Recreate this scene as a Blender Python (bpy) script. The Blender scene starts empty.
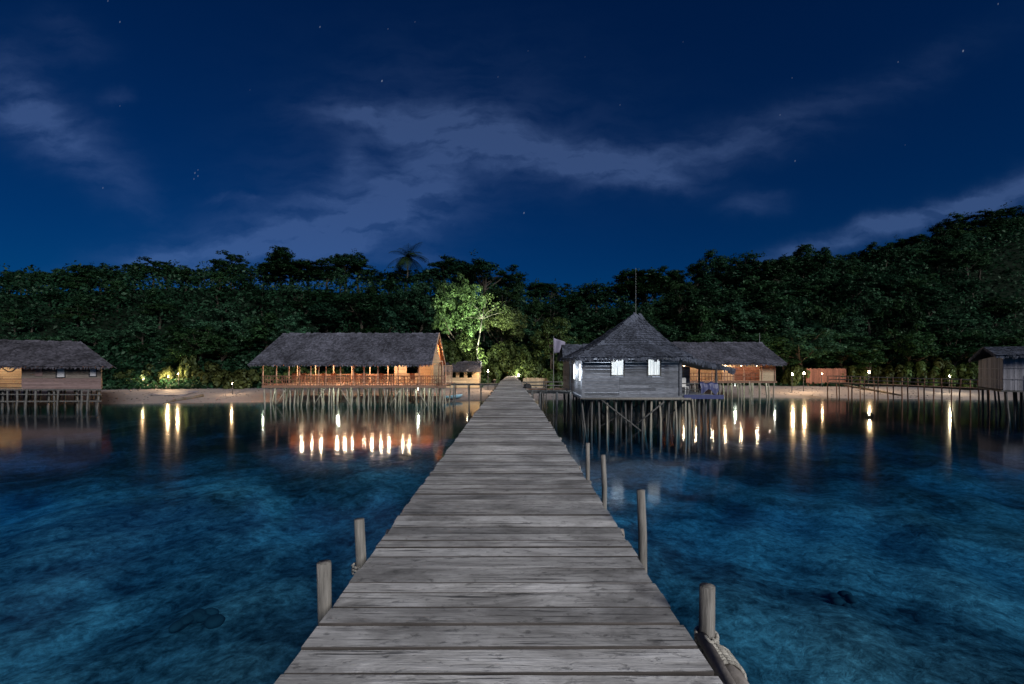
import bpy, math, random
import numpy as np
from mathutils import Vector, Matrix
random.seed(7); RNG = np.random.default_rng(7)
SC = bpy.context.scene
COL = SC.collection
R = math.radians

# ------------------------------------------------------------------ camera
CAMZ, F, HZ = 3.46, 455.0, 364.0          # eye height, focal length in pixels, horizon row
cam_d = bpy.data.cameras.new('camera'); cam = bpy.data.objects.new('camera', cam_d); COL.objects.link(cam)
cam.location = (0, 0, CAMZ); cam.rotation_euler = (R(90), 0, 0)
cam_d.sensor_width = 36; cam_d.lens = 16.0; cam_d.shift_y = (HZ - 342) / 1024
cam_d.clip_start = 0.05; cam_d.clip_end = 3000
SC.camera = cam

# ------------------------------------------------------------------ exposure
SC.view_settings.view_transform = 'Standard'; SC.view_settings.look = 'None'
SC.view_settings.exposure = 0.28; SC.view_settings.gamma = 1.0; SC.view_settings.use_curve_mapping = False
SC.render.engine = 'CYCLES'
SC.cycles.use_denoising = True
SC.cycles.max_bounces = 6; SC.cycles.transparent_max_bounces = 12
SC.cycles.sample_clamp_indirect = 6.0
SC.cycles.caustics_reflective = False; SC.cycles.caustics_refractive = False

# ------------------------------------------------------------------ moon (the one sun lamp)
MOON_EL, MOON_AZ = 29.0, 148.0            # azimuth clockwise from +Y: behind the camera, to the right
sd = Vector((math.sin(R(MOON_AZ)) * math.cos(R(MOON_EL)), math.cos(R(MOON_AZ)) * math.cos(R(MOON_EL)), math.sin(R(MOON_EL))))
ml = bpy.data.lights.new('moon', 'SUN'); ml.energy = 2.7; ml.angle = R(24); ml.color = (1.0, 0.97, 0.91)
mo = bpy.data.objects.new('moon', ml); COL.objects.link(mo)
mo.rotation_euler = (-sd).to_track_quat('-Z', 'Y').to_euler(); mo.location = sd * 200

# ------------------------------------------------------------------ night sky
W = bpy.data.worlds.new('World'); SC.world = W; W.use_nodes = True
nt = W.node_tree; N = nt.nodes; L = nt.links; N.clear()
def nd(t, **k):
    n = N.new(t)
    for a, v in k.items(): setattr(n, a, v)
    return n
def mth(op, a, b=None, clamp=False):
    n = nd('ShaderNodeMath', operation=op); n.use_clamp = clamp
    for i, v in enumerate((a, b)):
        if v is None: continue
        if isinstance(v, (int, float)): n.inputs[i].default_value = v
        else: L.new(v, n.inputs[i])
    return n.outputs[0]
tc = nd('ShaderNodeTexCoord'); sep = nd('ShaderNodeSeparateXYZ'); L.new(tc.outputs['Generated'], sep.inputs[0])
ysafe = mth('MAXIMUM', sep.outputs[1], 0.05)
u = mth('DIVIDE', sep.outputs[0], ysafe); v = mth('DIVIDE', sep.outputs[2], ysafe)
front = mth('GREATER_THAN', sep.outputs[1], 0.06)
uv = nd('ShaderNodeCombineXYZ'); L.new(u, uv.inputs[0]); L.new(v, uv.inputs[1])
wn = nd('ShaderNodeTexNoise'); wn.inputs['Scale'].default_value = 4.5; wn.inputs['Detail'].default_value = 6; wn.inputs['Roughness'].default_value = 0.6
L.new(uv.outputs[0], wn.inputs['Vector'])
wsub = nd('ShaderNodeVectorMath', operation='SUBTRACT'); L.new(wn.outputs['Color'], wsub.inputs[0]); wsub.inputs[1].default_value = (.5, .5, .5)
wsc = nd('ShaderNodeVectorMath', operation='SCALE'); L.new(wsub.outputs[0], wsc.inputs[0]); wsc.inputs['Scale'].default_value = 0.11
wuv = nd('ShaderNodeVectorMath', operation='ADD'); L.new(uv.outputs[0], wuv.inputs[0]); L.new(wsc.outputs[0], wuv.inputs[1])
def blob(px, py, sx, sy, rot, amp, src):
    m = nd('ShaderNodeMapping', vector_type='TEXTURE')
    m.inputs['Location'].default_value = ((px - 512) / F, (HZ - py) / F, 0)
    m.inputs['Rotation'].default_value = (0, 0, R(rot)); m.inputs['Scale'].default_value = (sx / F, sy / F, 1)
    L.new(src, m.inputs['Vector'])
    ln = nd('ShaderNodeVectorMath', operation='LENGTH'); L.new(m.outputs[0], ln.inputs[0])
    s = mth('MULTIPLY', ln.outputs['Value'], ln.outputs['Value']); s = mth('MULTIPLY', s, -1.0)
    return mth('MULTIPLY', mth('EXPONENT', s), amp)
blobs = [(385, 118, 70, 15, -6, .75), (470, 135, 90, 22, -10, .95), (555, 158, 95, 18, -7, 1.05), (630, 170, 60, 12, -10, .8), (680, 152, 110, 18, 6, .55), (760, 128, 110, 18, 16, .22), (860, 95, 130, 20, 22, .11), (945, 55, 100, 18, 26, .05),
         (352, 160, 20, 17, 30, .6), (420, 175, 60, 30, 35, .6), (375, 212, 95, 34, 30, .85), (300, 240, 120, 28, 10, .9), (210, 255, 80, 17, 6, .65), (150, 258, 40, 10, 0, .4), (100, 275, 50, 8, 0, .35), (430, 262, 30, 8, 0, .5),
         (40, 120, 60, 24, -28, .85), (15, 75, 45, 40, -35, .35), (90, 160, 80, 26, -38, .40), (75, 30, 40, 20, -40, .22), (115, 97, 14, 8, 0, .35), (755, 205, 24, 10, 5, .5), (242, 202, 26, 5, -4, .5),
         (850, 240, 120, 9, 16, .95), (960, 206, 100, 12, 19, 1.0), (1060, 170, 90, 15, 22, .9), (500, 110, 160, 70, -10, .16), (350, 190, 130, 90, 20, .18)]
dens = None
for b in blobs:
    o = blob(*b, wuv.outputs[0]); dens = o if dens is None else mth('ADD', dens, o)
st = nd('ShaderNodeMapping'); st.inputs['Rotation'].default_value = (0, 0, R(-8)); st.inputs['Scale'].default_value = (5, 15, 1); L.new(wuv.outputs[0], st.inputs['Vector'])
cn = nd('ShaderNodeTexNoise'); cn.inputs['Scale'].default_value = 1.6; cn.inputs['Detail'].default_value = 8; cn.inputs['Roughness'].default_value = 0.55
L.new(st.outputs[0], cn.inputs['Vector'])
mr = nd('ShaderNodeMapRange'); mr.inputs[1].default_value = .36; mr.inputs[2].default_value = .64; mr.inputs[3].default_value = .34; mr.inputs[4].default_value = 1.15
L.new(cn.outputs[0], mr.inputs[0])
cl = mth('MULTIPLY', mth('MULTIPLY', dens, mr.outputs[0]), front, True)
# Sky Texture with the moon's direction, tinted to night blue
sky = nd('ShaderNodeTexSky', sky_type='NISHITA'); sky.sun_disc = False
sky.sun_elevation = R(MOON_EL); sky.sun_rotation = R(MOON_AZ); sky.air_density = 1.0; sky.dust_density = 0.3; sky.ozone_density = 3.0
tint = nd('ShaderNodeMix', data_type='RGBA', blend_type='MULTIPLY'); tint.inputs[0].default_value = 1.0
L.new(sky.outputs[0], tint.inputs[6]); tint.inputs[7].default_value = (0.0016, 0.062, 0.168, 1)
base = nd('ShaderNodeBackground'); L.new(tint.outputs[2], base.inputs['Color']); base.inputs['Strength'].default_value = 0.1
cmix = nd('ShaderNodeMix', data_type='RGBA'); L.new(cl, cmix.inputs[0]); cmix.inputs[6].default_value = (0, 0, 0, 1); cmix.inputs[7].default_value = (0.028, 0.044, 0.085, 1)
# stars
stars = None
for (px, py, r_, a) in [(382, 81, .9, 1.), (320, 27, .8, .7), (120, 22, .8, .7), (195, 173, .8, .6), (198, 176, .7, .6), (194, 179, .7, .5), (198, 170, .6, .5), (103, 188, .7, .6), (524, 213, .8, .8), (963, 51, 1., 1.), (998, 4, .8, .6),
                        (795, 161, .7, .7), (898, 62, .7, .5), (388, 29, .6, .4), (108, 1, .8, .5), (792, 78, .6, .4), (620, 105, .6, .4), (415, 22, .6, .35), (498, 77, .6, .3), (585, 57, .5, .3), (780, 115, .7, .4), (120, 106, .6, .4), (528, 51, .5, .3), (683, 42, .5, .3), (986, 215, .5, .3), (905, 145, .5, .3), (250, 90, .5, .25)]:
    o = blob(px, py, r_ * .5, r_ * .9, -20, a * .27, uv.outputs[0]); stars = o if stars is None else mth('ADD', stars, o)
stars = mth('MULTIPLY', stars, front)
sm = nd('ShaderNodeVectorMath', operation='SCALE'); sm.inputs[0].default_value = (.75, .85, 1.0); L.new(stars, sm.inputs['Scale'])
addc = nd('ShaderNodeVectorMath', operation='ADD'); L.new(cmix.outputs[2], addc.inputs[0]); L.new(sm.outputs[0], addc.inputs[1])
cb = nd('ShaderNodeBackground'); L.new(addc.outputs[0], cb.inputs['Color']); cb.inputs['Strength'].default_value = 1.0
adds = nd('ShaderNodeAddShader'); L.new(base.outputs[0], adds.inputs[0]); L.new(cb.outputs[0], adds.inputs[1])
wo = nd('ShaderNodeOutputWorld'); L.new(adds.outputs[0], wo.inputs['Surface'])

# ------------------------------------------------------------------ helpers
WL = {}
def P(px, py, d): return Vector(((px - 512) * d / F, d, CAMZ - (py - HZ) * d / F))
def X(px, d): return (px - 512) * d / F
def Z(py, d): return CAMZ - (py - HZ) * d / F
def tag(o, label=None, cat=None, group=None, kind=None):
    if label: o['label'] = label
    if cat: o['category'] = cat
    if group: o['group'] = group
    if kind: o['kind'] = kind
    return o
def thing(name, label, cat, loc=(0, 0, 0), group=None):
    o = bpy.data.objects.new(name, None); COL.objects.link(o); o.location = loc; o.empty_display_size = .2
    WL[o] = Vector(loc); return tag(o, label, cat, group)
def link(name, me, parent=None, loc=None):
    o = bpy.data.objects.new(name, me); COL.objects.link(o)
    if parent is not None: o.parent = parent
    if loc is not None: o.location = loc
    WL[o] = (WL.get(parent, Vector()) if parent is not None else Vector()) + (Vector(loc) if loc is not None else Vector())
    return o
def copy_tree(o, parent=None):
    c = o.copy(); COL.objects.link(c); c.parent = parent
    WL[c] = WL.get(o, Vector())
    for ch in o.children: copy_tree(ch, c)
    return c
class MB:
    def __init__(s): s.v = []; s.f = []
    def add(s, vs, fs):
        n = len(s.v); s.v += [tuple(p) for p in vs]; s.f += [tuple(i + n for i in f) for f in fs]; return s
    def box(s, c, size, rot=None):
        hx, hy, hz = size[0] / 2, size[1] / 2, size[2] / 2
        vs = [Vector((x, y, z)) for x in (-hx, hx) for y in (-hy, hy) for z in (-hz, hz)]
        if rot is not None: vs = [rot @ p for p in vs]
        c = Vector(c)
        return s.add([p + c for p in vs], [(0, 1, 3, 2), (4, 6, 7, 5), (0, 4, 5, 1), (2, 3, 7, 6), (0, 2, 6, 4), (1, 5, 7, 3)])
    def bb(s, a, b): return s.box([(a[i] + b[i]) / 2 for i in range(3)], [abs(b[i] - a[i]) for i in range(3)])
    def beam(s, p, q, w, h):
        p, q = Vector(p), Vector(q); d = q - p; l = d.length
        rot = d.to_track_quat('X', 'Z').to_matrix()
        return s.box((p + q) / 2, (l, w, h), rot)
    def tube(s, p, q, r0, r1=None, n=8, wob=0.0, segs=1):
        p, q = Vector(p), Vector(q); r1 = r0 if r1 is None else r1
        d = (q - p); qt = d.to_track_quat('Z', 'X').to_matrix(); vs = []
        for i in range(segs + 1):
            t = i / segs; c = p + d * t
            if wob and 0 < i: c = c + Vector((random.uniform(-wob, wob), random.uniform(-wob, wob), 0))
            r = r0 + (r1 - r0) * t
            for k in range(n):
                a = 2 * math.pi * k / n; rr = r * (1 + (random.uniform(-.08, .08) if wob else 0))
                vs.append(c + qt @ Vector((math.cos(a) * rr, math.sin(a) * rr, 0)))
        fs = [tuple(range(n))[::-1]] + [(i * n + k, i * n + (k + 1) % n, (i + 1) * n + (k + 1) % n, (i + 1) * n + k) for i in range(segs) for k in range(n)]
        fs.append(tuple(segs * n + k for k in range(n)))
        return s.add(vs, fs)
    def path(s, pts, rad, n=8):
        for i in range(len(pts) - 1):
            s.tube(pts[i], pts[i + 1], rad if not isinstance(rad, (list, tuple)) else rad[i], rad if not isinstance(rad, (list, tuple)) else rad[i + 1], n)
        return s
    def sphere(s, c, r, nu=10, nv=6):
        c = Vector(c); r = Vector(r) if isinstance(r, (tuple, list)) else Vector((r, r, r)); vs = []
        for j in range(nv + 1):
            th = math.pi * j / nv
            for i in range(nu):
                a = 2 * math.pi * i / nu
                vs.append(c + Vector((math.sin(th) * math.cos(a) * r.x, math.sin(th) * math.sin(a) * r.y, math.cos(th) * r.z)))
        fs = [(j * nu + i, (j + 1) * nu + i, (j + 1) * nu + (i + 1) % nu, j * nu + (i + 1) % nu) for j in range(nv) for i in range(nu)]
        return s.add(vs, fs)
    def mesh(s, name, m, off=Vector(), smooth=False):
        me = bpy.data.meshes.new(name)
        me.from_pydata([(a - off.x, b - off.y, c - off.z) for a, b, c in s.v], [], s.f)
        me.materials.append(m)
        if smooth: me.polygons.foreach_set('use_smooth', [True] * len(me.polygons))
        return me
    def build(s, name, m, parent=None, smooth=False):      # vertices are given in world space
        off = WL.get(parent, Vector()) if parent is not None else Vector()
        return link(name, s.mesh(name, m, off, smooth), parent)
    def solo(s, name, m, base, label, cat, group=None, smooth=False):
        base = Vector(base); o = link(name, s.mesh(name, m, base, smooth), None, base)
        return tag(o, label, cat, group)

# ------------------------------------------------------------------ materials
def newmat(name):
    m = bpy.data.materials.new(name); m.use_nodes = True; t = m.node_tree; b = t.nodes['Principled BSDF']; return m, t, b
def mnode(t, k, **kw):
    n = t.nodes.new(k)
    for a, v_ in kw.items(): setattr(n, a, v_)
    return n
def wood(name, c0, c1, stretch=(1, 12, 12), scale=2.0, island=.35, rough=.75, bump=.4, stain=0.0, spec=.3):
    patchy = 'thatch' in name
    m, t, b = newmat(name); l = t.links
    tcn = mnode(t, 'ShaderNodeTexCoord'); geo = mnode(t, 'ShaderNodeNewGeometry')
    mp = mnode(t, 'ShaderNodeMapping'); mp.inputs['Scale'].default_value = stretch
    off = mnode(t, 'ShaderNodeVectorMath', operation='SCALE'); off.inputs[0].default_value = (17, 9, 5); l.new(geo.outputs['Random Per Island'], off.inputs['Scale'])
    ad = mnode(t, 'ShaderNodeVectorMath', operation='ADD'); l.new(tcn.outputs['Object'], ad.inputs[0]); l.new(off.outputs[0], ad.inputs[1]); l.new(ad.outputs[0], mp.inputs['Vector'])
    n1 = mnode(t, 'ShaderNodeTexNoise'); n1.inputs['Scale'].default_value = scale; n1.inputs['Detail'].default_value = 8; n1.inputs['Roughness'].default_value = .65; l.new(mp.outputs[0], n1.inputs['Vector'])
    rp = mnode(t, 'ShaderNodeValToRGB'); rp.color_ramp.elements[0].position = .3; rp.color_ramp.elements[1].position = .7
    rp.color_ramp.elements[0].color = (*c0, 1); rp.color_ramp.elements[1].color = (*c1, 1); l.new(n1.outputs[0], rp.inputs[0])
    mr_ = mnode(t, 'ShaderNodeMapRange'); mr_.inputs[3].default_value = 1 - island; mr_.inputs[4].default_value = 1 + island; l.new(geo.outputs['Random Per Island'], mr_.inputs[0])
    mx = mnode(t, 'ShaderNodeVectorMath', operation='SCALE'); l.new(rp.outputs[0], mx.inputs[0]); l.new(mr_.outputs[0], mx.inputs['Scale'])
    out = mx.outputs[0]
    if patchy:      # weathered and mossy areas of the thatch
        n5 = mnode(t, 'ShaderNodeTexNoise'); n5.inputs['Scale'].default_value = .55; n5.inputs['Detail'].default_value = 7; n5.inputs['Roughness'].default_value = .68; l.new(tcn.outputs['Object'], n5.inputs['Vector'])
        r5 = mnode(t, 'ShaderNodeMapRange'); r5.inputs[1].default_value = .36; r5.inputs[2].default_value = .64; r5.inputs[3].default_value = .55; r5.inputs[4].default_value = 1.35; l.new(n5.outputs[0], r5.inputs[0])
        s5 = mnode(t, 'ShaderNodeVectorMath', operation='SCALE'); l.new(out, s5.inputs[0]); l.new(r5.outputs[0], s5.inputs['Scale']); out = s5.outputs[0]
    if stain:
        n2 = mnode(t, 'ShaderNodeTexNoise'); n2.inputs['Scale'].default_value = 1.7; n2.inputs['Detail'].default_value = 10; n2.inputs['Roughness'].default_value = .72
        mp2 = mnode(t, 'ShaderNodeMapping'); mp2.inputs['Scale'].default_value = (1, 2.2, 1); l.new(ad.outputs[0], mp2.inputs['Vector']); l.new(mp2.outputs[0], n2.inputs['Vector'])
        r2 = mnode(t, 'ShaderNodeMapRange'); r2.inputs[1].default_value = .36; r2.inputs[2].default_value = .56; r2.inputs[3].default_value = 1 - stain; r2.inputs[4].default_value = 1.08; l.new(n2.outputs[0], r2.inputs[0])
        s2 = mnode(t, 'ShaderNodeVectorMath', operation='SCALE'); l.new(out, s2.inputs[0]); l.new(r2.outputs[0], s2.inputs['Scale'])
        v3 = mnode(t, 'ShaderNodeTexVoronoi'); v3.inputs['Scale'].default_value = 2.3; l.new(ad.outputs[0], v3.inputs['Vector'])   # knots
        r3 = mnode(t, 'ShaderNodeMapRange'); r3.inputs[1].default_value = .03; r3.inputs[2].default_value = .10; r3.inputs[3].default_value = .35; r3.inputs[4].default_value = 1.0; l.new(v3.outputs['Distance'], r3.inputs[0])
        s3 = mnode(t, 'ShaderNodeVectorMath', operation='SCALE'); l.new(s2.outputs[0], s3.inputs[0]); l.new(r3.outputs[0], s3.inputs['Scale'])
        # fine cracks along the grain
        mp4 = mnode(t, 'ShaderNodeMapping'); mp4.inputs['Scale'].default_value = (2.2, 60, 60); l.new(ad.outputs[0], mp4.inputs['Vector'])
        n4 = mnode(t, 'ShaderNodeTexNoise'); n4.inputs['Scale'].default_value = 1.0; n4.inputs['Detail'].default_value = 4; l.new(mp4.outputs[0], n4.inputs['Vector'])
        r4 = mnode(t, 'ShaderNodeMapRange'); r4.inputs[1].default_value = .30; r4.inputs[2].default_value = .42; r4.inputs[3].default_value = .35; r4.inputs[4].default_value = 1.0; l.new(n4.outputs[0], r4.inputs[0])
        s4 = mnode(t, 'ShaderNodeVectorMath', operation='SCALE'); l.new(s3.outputs[0], s4.inputs[0]); l.new(r4.outputs[0], s4.inputs['Scale'])
        out = s4.outputs[0]
    l.new(out, b.inputs['Base Color']); b.inputs['Roughness'].default_value = rough; b.inputs['Specular IOR Level'].default_value = spec
    bp = mnode(t, 'ShaderNodeBump'); bp.inputs['Strength'].default_value = bump; bp.inputs['Distance'].default_value = .02; l.new(n1.outputs[0], bp.inputs['Height']); l.new(bp.outputs[0], b.inputs['Normal'])
    return m
def plain(name, c, rough=.7, var=.3, scale=6, metal=0):
    m, t, b = newmat(name); l = t.links
    n1 = mnode(t, 'ShaderNodeTexNoise'); n1.inputs['Scale'].default_value = scale; n1.inputs['Detail'].default_value = 6
    tcn = mnode(t, 'ShaderNodeTexCoord'); l.new(tcn.outputs['Object'], n1.inputs['Vector'])
    r_ = mnode(t, 'ShaderNodeMapRange'); r_.inputs[3].default_value = 1 - var; r_.inputs[4].default_value = 1 + var; l.new(n1.outputs[0], r_.inputs[0])
    s_ = mnode(t, 'ShaderNodeVectorMath', operation='SCALE'); s_.inputs[0].default_value = c; l.new(r_.outputs[0], s_.inputs['Scale']); l.new(s_.outputs[0], b.inputs['Base Color'])
    b.inputs['Roughness'].default_value = rough; b.inputs['Metallic'].default_value = metal; return m
def emit(name, c, s):
    m, t, b = newmat(name); b.inputs['Base Color'].default_value = (.8, .8, .8, 1); b.inputs['Emission Color'].default_value = (*c, 1); b.inputs['Emission Strength'].default_value = s; return m
def leafmat(name, c, var=.5):
    m, t, b = newmat(name); l = t.links
    geo = mnode(t, 'ShaderNodeNewGeometry'); oi = mnode(t, 'ShaderNodeObjectInfo'); tcn = mnode(t, 'ShaderNodeTexCoord')
    n1 = mnode(t, 'ShaderNodeTexNoise'); n1.inputs['Scale'].default_value = .55; n1.inputs['Detail'].default_value = 3; l.new(tcn.outputs['Object'], n1.inputs['Vector'])
    a1 = mnode(t, 'ShaderNodeMapRange'); a1.inputs[1].default_value = .3; a1.inputs[2].default_value = .7; a1.inputs[3].default_value = 1 - var; a1.inputs[4].default_value = 1 + var; l.new(n1.outputs[0], a1.inputs[0])
    a2 = mnode(t, 'ShaderNodeMapRange'); a2.inputs[3].default_value = .6; a2.inputs[4].default_value = 1.4; l.new(geo.outputs['Random Per Island'], a2.inputs[0])
    a3 = mnode(t, 'ShaderNodeMapRange'); a3.inputs[3].default_value = .65; a3.inputs[4].default_value = 1.35; l.new(oi.outputs['Random'], a3.inputs[0])
    m1 = mnode(t, 'ShaderNodeMath', operation='MULTIPLY'); l.new(a1.outputs[0], m1.inputs[0]); l.new(a2.outputs[0], m1.inputs[1])
    m2 = mnode(t, 'ShaderNodeMath', operation='MULTIPLY'); l.new(m1.outputs[0], m2.inputs[0]); l.new(a3.outputs[0], m2.inputs[1])
    s_ = mnode(t, 'ShaderNodeVectorMath', operation='SCALE'); s_.inputs[0].default_value = c; l.new(m2.outputs[0], s_.inputs['Scale'])
    hs = mnode(t, 'ShaderNodeHueSaturation'); hr = mnode(t, 'ShaderNodeMapRange'); hr.inputs[3].default_value = .46; hr.inputs[4].default_value = .53; l.new(oi.outputs['Random'], hr.inputs[0]); l.new(hr.outputs[0], hs.inputs['Hue']); l.new(s_.outputs[0], hs.inputs['Color'])
    t.nodes.remove(b); d = mnode(t, 'ShaderNodeBsdfDiffuse'); tr = mnode(t, 'ShaderNodeBsdfTranslucent'); gl = mnode(t, 'ShaderNodeBsdfGlossy'); gl.inputs['Roughness'].default_value = .5; gl.inputs['Color'].default_value = (.4, .55, .45, 1)
    l.new(hs.outputs[0], d.inputs['Color']); l.new(hs.outputs[0], tr.inputs['Color'])
    x1 = mnode(t, 'ShaderNodeMixShader'); x1.inputs[0].default_value = .3; l.new(d.outputs[0], x1.inputs[1]); l.new(tr.outputs[0], x1.inputs[2])
    x2 = mnode(t, 'ShaderNodeMixShader'); x2.inputs[0].default_value = .025; l.new(x1.outputs[0], x2.inputs[1]); l.new(gl.outputs[0], x2.inputs[2])
    l.new(x2.outputs[0], t.nodes['Material Output'].inputs['Surface']); return m

M = {}
m, t, b = newmat('weathered_deck_wood'); l = t.links; M['deck'] = m
geo = mnode(t, 'ShaderNodeNewGeometry'); tcn = mnode(t, 'ShaderNodeTexCoord')
off = mnode(t, 'ShaderNodeVectorMath', operation='SCALE'); off.inputs[0].default_value = (37, 11, 3); l.new(geo.outputs['Random Per Island'], off.inputs['Scale'])
ad = mnode(t, 'ShaderNodeVectorMath', operation='ADD'); l.new(tcn.outputs['Object'], ad.inputs[0]); l.new(off.outputs[0], ad.inputs[1])
def dn(scale, sx, sy, det=8, ro=.6, dist=0.0):
    mp_ = mnode(t, 'ShaderNodeMapping'); mp_.inputs['Scale'].default_value = (sx, sy, 1); l.new(ad.outputs[0], mp_.inputs['Vector'])
    n_ = mnode(t, 'ShaderNodeTexNoise'); n_.inputs['Scale'].default_value = scale; n_.inputs['Detail'].default_value = det; n_.inputs['Roughness'].default_value = ro; n_.inputs['Distortion'].default_value = dist; l.new(mp_.outputs[0], n_.inputs['Vector']); return n_.outputs[0]
def dr(src, a, b_, c, d):
    n_ = mnode(t, 'ShaderNodeMapRange'); l.new(src, n_.inputs[0])
    for i_, v_ in enumerate((a, b_, c, d)): n_.inputs[i_ + 1].default_value = v_
    return n_.outputs[0]
def dm(a, b_):
    n_ = mnode(t, 'ShaderNodeMath', operation='MULTIPLY'); l.new(a, n_.inputs[0]); l.new(b_, n_.inputs[1]); return n_.outputs[0]
grain = dn(2.0, 1.3, 34, 7, .62, .3); wear = dn(1.5, 1.0, 2.2, 10, .68, .6); crack = dn(1.0, 1.6, 42, 5, .55, .5); spots = dn(11.0, 1, 1.6, 6, .66)
wn_ = mnode(t, 'ShaderNodeTexWhiteNoise', noise_dimensions='1D'); l.new(geo.outputs['Random Per Island'], wn_.inputs['W'])
f = dm(dr(grain, .3, .7, .80, 1.16), dr(wear, .36, .64, .55, 1.28)); f = dm(f, dr(crack, .35, .42, .30, 1.0)); f = dm(f, dr(spots, .33, .44, .5, 1.0)); f = dm(f, dr(wn_.outputs['Value'], 0, 1, .62, 1.25))
wp = mnode(t, 'ShaderNodeTexNoise'); wp.inputs['Scale'].default_value = .9; wp.inputs['Detail'].default_value = 7; wp.inputs['Roughness'].default_value = .62; wp.inputs['Distortion'].default_value = .5; l.new(geo.outputs['Position'], wp.inputs['Vector']); f = dm(f, dr(wp.outputs[0], .36, .62, .62, 1.22))   # trodden and damp areas running across the boards
vk = mnode(t, 'ShaderNodeTexVoronoi'); vk.inputs['Scale'].default_value = 1.9; l.new(ad.outputs[0], vk.inputs['Vector']); f = dm(f, dr(vk.outputs['Distance'], .02, .075, .3, 1.0))
sc1 = mnode(t, 'ShaderNodeVectorMath', operation='SCALE'); l.new(f, sc1.inputs['Scale'])
cm_ = mnode(t, 'ShaderNodeMix', data_type='RGBA'); l.new(wear, cm_.inputs[0]); cm_.inputs[6].default_value = (.385, .37, .36, 1); cm_.inputs[7].default_value = (.405, .41, .425, 1); l.new(cm_.outputs[2], sc1.inputs[0]); l.new(sc1.outputs[0], b.inputs['Base Color'])
l.new(dr(wear, .3, .7, .75, .5), b.inputs['Roughness']); b.inputs['Specular IOR Level'].default_value = .4
bp = mnode(t, 'ShaderNodeBump'); bp.inputs['Strength'].default_value = .6; bp.inputs['Distance'].default_value = .008; l.new(f, bp.inputs['Height']); l.new(bp.outputs[0], b.inputs['Normal'])
M['plank_edge'] = wood('shaded_plank_edge', (.03, .027, .026), (.09, .08, .078), (1, 20, 20), 3, .3, .9, .3)  # board sides coloured dark so the gaps between planks look shaded
M['beam'] = wood('jetty_beam_wood', (.14, .125, .115), (.34, .31, .29), (3, 3, 3), 3, .2, .8, .5)
M['post'] = wood('old_post_wood', (.085, .08, .075), (.27, .255, .24), (14, 14, 1.2), 2.5, .2, .85, .7)
M['pile'] = wood('pale_pile_wood', (.13, .12, .10), (.36, .34, .29), (9, 9, 1), 2, .3, .85, .4)
M['pile_dark'] = wood('dark_pile_wood', (.035, .034, .036), (.12, .12, .12), (9, 9, 1), 2, .4, .85, .4)
M['thatch'] = wood('grey_thatch', (.030, .032, .044), (.125, .128, .165), (14, 14, 5), 2.5, .45, .95, .6, 0, .1)
M['thatch_dark'] = wood('dark_thatch', (.032, .032, .042), (.095, .092, .115), (14, 14, 5), 2.5, .42, .95, .6, 0, .1)
M['thatch_blue'] = wood('bluish_thatch', (.026, .031, .045), (.108, .122, .165), (14, 14, 5), 2.5, .42, .95, .6, 0, .1)
M['lining'] = wood('roof_lining_wood', (.30, .10, .035), (.52, .20, .08), (2, 8, 8), 3, .2, .9, .3)
M['floor'] = wood('floor_wood', (.10, .06, .045), (.24, .15, .11), (1, 10, 10), 3, .3, .8, .3)
M['rail'] = wood('red_brown_rail_wood', (.08, .040, .028), (.22, .125, .085), (4, 4, 4), 3, .35, .8, .3)
M['frame'] = wood('pale_frame_wood', (.26, .17, .12), (.48, .34, .26), (4, 4, 2), 3, .25, .8, .3)
M['panel'] = wood('woven_wall_panel', (.26, .20, .13), (.50, .41, .29), (9, 9, 4), 3, .2, .85, .4)
M['wall_grey'] = wood('grey_wall_boards', (.068, .073, .09), (.20, .215, .255), (1.2, 9, 9), 2.4, .42, .85, .5)
M['wall_brown'] = wood('brown_wall_boards', (.08, .068, .06), (.19, .165, .15), (1.2, 9, 9), 2.4, .25, .85, .5)
M['wall_pink'] = wood('faded_pink_boards', (.12, .082, .082), (.23, .165, .165), (1.2, 9, 9), 2.4, .2, .85, .5)
M['wall_pale'] = wood('pale_bamboo_wall', (.17, .17, .20), (.33, .325, .37), (14, 14, 1.2), 2.4, .25, .85, .5)
M['red_wall'] = wood('red_bamboo_fence', (.10, .042, .032), (.22, .10, .075), (14, 14, 1.2), 2.4, .3, .85, .5)
M['bark'] = wood('tree_bark', (.025, .022, .018), (.07, .06, .05), (8, 8, 2), 3, .2, .9, .6)
M['bark_pale'] = wood('pale_bark', (.06, .065, .05), (.14, .145, .12), (8, 8, 2), 3, .2, .9, .4)
M['rope'] = wood('grey_rope', (.22, .21, .19), (.5, .48, .44), (30, 30, 30), 3, .3, .95, .6)
M['dark'] = plain('dark_metal', (.03, .03, .035), .5)
M['mast'] = plain('grey_metal', (.16, .17, .18), .45, .2, 6, .3)
M['blue'] = plain('blue_tarpaulin', (.012, .021, .105), .5, .25)
M['skyblue'] = plain('pale_blue_paint', (.20, .38, .50), .45, .2)
M['greyblue'] = plain('grey_blue_tarpaulin', (.10, .11, .17), .7, .3)
M['flag'] = plain('faded_flag_cloth', (.22, .21, .30), .8, .25)
M['white'] = plain('white_plastic', (.55, .55, .55), .4, .1)
M['log'] = wood('driftwood', (.05, .045, .045), (.13, .12, .11), (3, 3, 3), 3, .2, .85, .5)
M['rock'] = plain('coral_rock', (.03, .045, .05), .9, .6, 5)
M['leaf'] = leafmat('dark_leaves', (.022, .060, .028), .7)
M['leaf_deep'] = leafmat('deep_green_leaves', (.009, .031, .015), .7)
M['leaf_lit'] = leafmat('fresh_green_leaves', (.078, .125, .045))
M['leaf_shrub'] = leafmat('shrub_leaves', (.050, .074, .024))
M['frond'] = leafmat('palm_fronds', (.020, .045, .026))
m, t, b = newmat('lit_curtain'); l = t.links; M['curtain'] = m
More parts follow.
